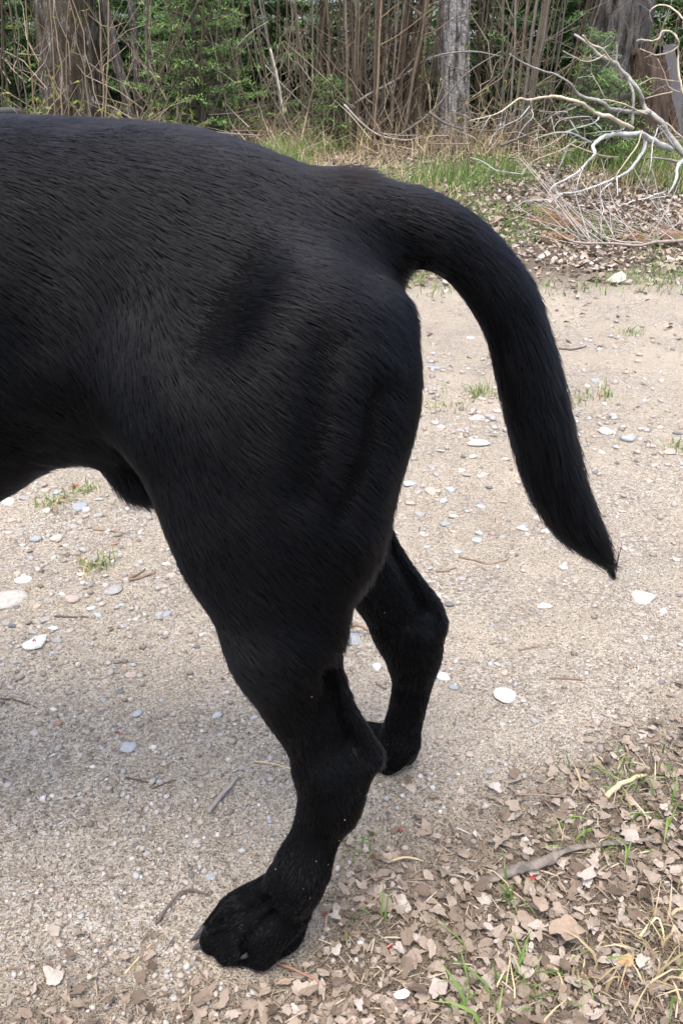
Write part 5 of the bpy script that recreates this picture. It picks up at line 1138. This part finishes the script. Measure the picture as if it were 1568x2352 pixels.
def dog_fur():
    co, q = dog_co, dog_q
    # faces
    p = co[q]; c = p.mean(1)
    n = np.cross(p[:, 2]-p[:, 0], p[:, 3]-p[:, 1]); ar = np.linalg.norm(n, axis=1)/2; n /= (2*ar+1e-12)[:, None]
    vn = np.zeros_like(co)
    for i in range(4): np.add.at(vn, q[:, i], n)
    vn /= np.linalg.norm(vn, axis=1)[:, None]+1e-9
    # control points of the coat direction
    cps, cdr = [], []
    for px, py, a in FLOW:
        w = P(px, py, .47 if px > 300 or py > 900 else .45); a = math.radians(a)
        cps.append(w); cdr.append((math.cos(a), 0, -math.sin(a)))
        cps.append((w[0], 2*YC-w[1], w[2])); cdr.append((math.cos(a), 0, -math.sin(a)))
    for px, py, a in ((900,1300,55),(980,1400,70),(940,1500,95),(930,1650,100)):
        a = math.radians(a); cps.append(P(px, py, .635)); cdr.append((math.cos(a), 0, -math.sin(a)))
    for (a, ra, _), (b, rb, _) in zip(dog_tail[2:], dog_tail[3:]):
        d = (b-a)/np.linalg.norm(b-a)
        for o in (0, .5):
            cps.append(a+(b-a)*o); cdr.append(d)
    for w, d in (((.55*0-.30, YC, .33), (1, 0, -.1)), ((-.45, YC-.1, .5), (.7, 0, -.7)), ((-.45, YC+.1, .5), (.7, 0, -.7)), ((-.5, YC, .62), (1, 0, -.2)),
                 ((-.62, YC, .55), (.6, 0, -.8)), ((-.66, YC, .70), (.7, 0, -.7)), ((-.85, YC, .7), (1, 0, .1)), ((-.6, YC, .4), (.3, 0, -1)),
                 ((-.48, YC-.09, .2), (.1, 0, -1)), ((-.48, YC+.09, .2), (.1, 0, -1)), ((-.72, YC-.09, .7), (-.2, 0, -1)), ((-.72, YC+.09, .7), (-.2, 0, -1)),
                 ((-.52, YC-.09, .03), (-1, 0, -.4)), ((-.52, YC+.09, .03), (-1, 0, -.4)), ((-.35, YC-.12, .45), (.9, 0, -.5)), ((-.35, YC+.12, .45), (.9, 0, -.5))):
        cps.append(w); d = np.array(d, float); cdr.append(d/np.linalg.norm(d))
    for k0, k1 in (((640, 2034, .062), (484, 2136, .012)), ((652, 2082, .052), (532, 2188, .013)), ((676, 2092, .044), (612, 2196, .013)), ((918, 1700, .05), (868, 1730, .014))):
        a, b = PZ(*k0), PZ(*k1); d = (b-a)/np.linalg.norm(b-a)
        cps.append(a+(b-a)*.3); cdr.append(d); cps.append(a+(b-a)*.9); cdr.append(d)
    cps = np.array(cps); cdr = np.array(cdr, float)
    # roots: dense on what the picture shows, thinner on the forehand and the off side
    pr = proj(c); view = np.array([0, 0, CAM_H])-c; facing = (n*view).sum(1)
    inframe = (pr[:, 0] > -80) & (pr[:, 0] < 1650) & (pr[:, 1] < 2450)
    dens = np.where(inframe & (facing > -.02), 1.0, .30)*ar
    dens = dens*(c[:, 2] > .004)
    NH = 520000
    fi = rng.choice(len(q), NH, p=dens/dens.sum())
    u, v = rng.random((2, NH))
    w = np.stack([(1-u)*(1-v), u*(1-v), u*v, (1-u)*v], 1)
    root = (p[fi]*w[:, :, None]).sum(1); nn = (vn[q[fi]]*w[:, :, None]).sum(1)
    nn /= np.linalg.norm(nn, axis=1)[:, None]
    # direction by inverse distance
    dirs = np.zeros_like(root)
    for s0 in range(0, NH, 20000):
        r = root[s0:s0+20000]; d2 = ((r[:, None, :]-cps[None])**2).sum(2)+2.5e-4
        W = 1/d2**2; dirs[s0:s0+20000] = (W[:, :, None]*cdr[None]).sum(1)/W.sum(1)[:, None]
    def nz(v): return v/(np.linalg.norm(v, axis=1)[:, None]+1e-9)
    for a_, sc in ((.22, 38), (.16, 110)):
        for ax_ in range(3): dirs[:, ax_] += a_*vnoise(root, sc, 3+ax_+sc)
    t = nz(dirs-(dirs*nn).sum(1)[:, None]*nn)
    istail = (root[:, 0] > .075) | ((root[:, 0] > .04) & (root[:, 2] > .52))
    tailf = np.clip((root[:, 0]-.06)/.12, 0, 1)*(root[:, 2] > .27)
    low = np.clip((.16-root[:, 2])/.10, 0, 1)
    # tuft at the tail root, longer breeches behind the thigh
    tuft = P(775, 405, YC); tf = np.exp(-((root-tuft)**2).sum(1)/.016**2)
    br = P(845, 1230, .47); bf = np.exp(-((root-br)**2).sum(1)/.035**2)
    br2 = P(800, 1400, .46); bf = np.maximum(bf, np.exp(-((root-br2)**2).sum(1)/.022**2))
    be = P(250, 1090, .535); bl = np.exp(-((root-be)**2).sum(1)/.05**2)
    leg = np.clip((.30-root[:, 2])/.12, 0, 1)
    paw = np.clip((.075-root[:, 2])/.03, 0, 1)
    L = (.0118-.0036*leg-.0020*low-.0015*paw + .011*tailf + .011*bf + .007*bl + .008*tf)*rng.uniform(.65, 1.2, NH)*(1+tailf*rng.uniform(-.35, .35, NH))
    tip = P(1345, 1235, YC); tpf = np.clip(1.25-np.linalg.norm(root-tip, axis=1)/.055, 0, 1); L = L*(1-.22*np.minimum(tpf, 1))
    lift = .13+.02*leg - .02*low + .15*tailf*(1-.6*np.minimum(tpf, 1)) + .42*tf + .30*bf + .34*bl
    lift = lift*rng.uniform(.5, 1.5, NH)
    d0 = nz(t + nn*(lift+.10)[:, None]); d1 = nz(t + nn*(lift*.55)[:, None]); d2_ = nz(t + nn*(lift*.40)[:, None] + np.array([0, 0, -.04]))
    # clumps: tips drawn together
    nc = 150000; ci = rng.choice(NH, nc, replace=False)
    kd = kdtree.KDTree(nc)
    for i, k in enumerate(ci): kd.insert(root[k], i)
    kd.balance()
    own = np.array([kd.find(r)[1] for r in root])
    P0 = root-nn*.0008; P1 = P0+d0*(L*.33)[:, None]; P2 = P1+d1*(L*.34)[:, None]; P3 = P2+d2_*(L*.33)[:, None]
    off = root-root[ci[own]]
    cl = (rng.uniform(.18, .6, nc)[own]*(1-.7*paw))[:, None]
    P1 -= off*cl*.15; P2 -= off*cl*.5; P3 -= off*cl*.85
    jit = rng.normal(0, .0006, (NH, 3)); P2 += jit*.5; P3 += jit
    # wisp at the tip of the tail
    pts = np.stack([P0, P1, P2, P3], 1)
    a = P(1388, 1268, YC-.004); b = P(1409, 1330, YC-.004); nw = 160
    ws = np.repeat(a[None], nw, 0)+rng.normal(0, .0034, (nw, 3)); we = b+rng.normal(0, .0012, (nw, 3))
    wt = np.stack([ws+(we-ws)*k for k in (0, .33, .66, 1)], 1)*1.0
    pts = np.concatenate([pts, wt]); rnd_ = np.concatenate([rng.random(nc)[own], np.full(nw, .5)])
    tuftv = np.concatenate([np.clip(tf+.25*tailf*(rng.random(NH) < .5), 0, 1), np.zeros(nw)])
    n_ = len(pts); pts = (pts-DL).astype(np.float32)
    hc = bpy.data.hair_curves.new('fur'); hc.add_curves([4]*n_)
    hc.attributes['position'].data.foreach_set('vector', pts.ravel()) if 'position' in hc.attributes else hc.position_data.foreach_set('vector', pts.ravel())
    rad = hc.attributes.new('radius', 'FLOAT', 'POINT')
    base = np.where(np.arange(n_) < NH, np.concatenate([np.where(inframe[fi], .00015, .00028), np.full(nw, .0002)]), .0002)
    rv = base[:, None]*np.array([1.0, .95, .7, .16])[None]
    rad.data.foreach_set('value', rv.ravel().astype(np.float32))
    ra = hc.attributes.new('strand', 'FLOAT', 'CURVE'); ra.data.foreach_set('value', rnd_.astype(np.float32))
    rb = hc.attributes.new('brown', 'FLOAT', 'CURVE'); rb.data.foreach_set('value', tuftv.astype(np.float32))
    return hc
M_fur = NT('black_fur')
M_fur.t.nodes.remove(M_fur.b)
hb = M_fur.n('ShaderNodeBsdfHairPrincipled', parametrization='COLOR')
_st = M_fur.attr('strand').outputs['Fac']; _br = M_fur.attr('brown').outputs['Fac']
_c = M_fur.ramp(_st, [(0, (.0022, .0026, .0038)), (.6, (.0036, .0040, .0056)), (1, (.0070, .0068, .0080))])
_c = M_fur.mix(_br, _c, (.0055, .0042, .0040))
M_fur.l(_c, hb.inputs['Color']); hb.inputs['Roughness'].default_value = .32; hb.inputs['Radial Roughness'].default_value = .5
hb.inputs['Random Roughness'].default_value = .2; hb.inputs['IOR'].default_value = 1.265
M_fur.l(hb.outputs[0], M_fur.out.inputs[0])
fur_data = dog_fur(); fur_data.materials.append(M_fur.m)
fur = link(bpy.data.objects.new('fur', fur_data), dog)

# claws
M_claw = NT('claw_horn'); M_claw.b.inputs['Base Color'].default_value = (.055, .055, .060, 1); M_claw.b.inputs['Roughness'].default_value = .45
M_claw2 = NT('grey_claw_horn'); M_claw2.b.inputs['Base Color'].default_value = (.040, .040, .044, 1); M_claw2.b.inputs['Roughness'].default_value = .45
for (a, b, r, m_) in (((492, 2124, .020), (440, 2160, .004), .0044, M_claw), ((488, 2164, .016), (444, 2180, .004), .0046, M_claw), ((562, 2186, .024), (536, 2214, .005), .0048, M_claw2),
                      ((606, 2206, .012), (584, 2232, .003), .0038, M_claw), ((852, 1690, .010), (832, 1690, .003), .0035, M_claw), ((872, 1738, .010), (856, 1748, .003), .0035, M_claw)):
    a, b = PZ(*a), PZ(*b); A = np.array([a, a+(b-a)*.5+[0, 0, .0025], b]); A = smooth_path(A, 4)
    V, F = tube(A-DL, np.linspace(r, r*.25, len(A)), 10); mesh_obj('claw', V, tris(F).astype(np.int32), m_.m, body)

# grains of sand caught in the coat of the lower legs
def sand_grains():
    pr = proj(dog_co); ok = np.where((dog_co[:, 2] < .26) & (dog_co[:, 2] > .05) & (dog_co[:, 0] > -.2) & (pr[:, 2] < .9))[0]
    pk = rng.choice(ok, 110); pos = dog_co[pk]+rng.normal(0, .0012, (110, 3)); c = np.array([0, 0, CAM_H])-pos; pos = pos+c/np.linalg.norm(c, axis=1)[:, None]*.0016
    pl = Pile(); tv = np.array([[1, 1, 1], [1, -1, -1], [-1, 1, -1], [-1, -1, 1]], float); tf_ = np.array([[0, 1, 2], [0, 3, 1], [0, 2, 3], [1, 3, 2]])
    pl.add(tv, tf_, pos, rot_mats(110, 1.0, rng), rng.uniform(.00012, .00032, 110), np.full(110, .97))
    o = pl.build('sand_grains', M_grav, dog, False, DL); o['kind'] = 'stuff'
sand_grains()
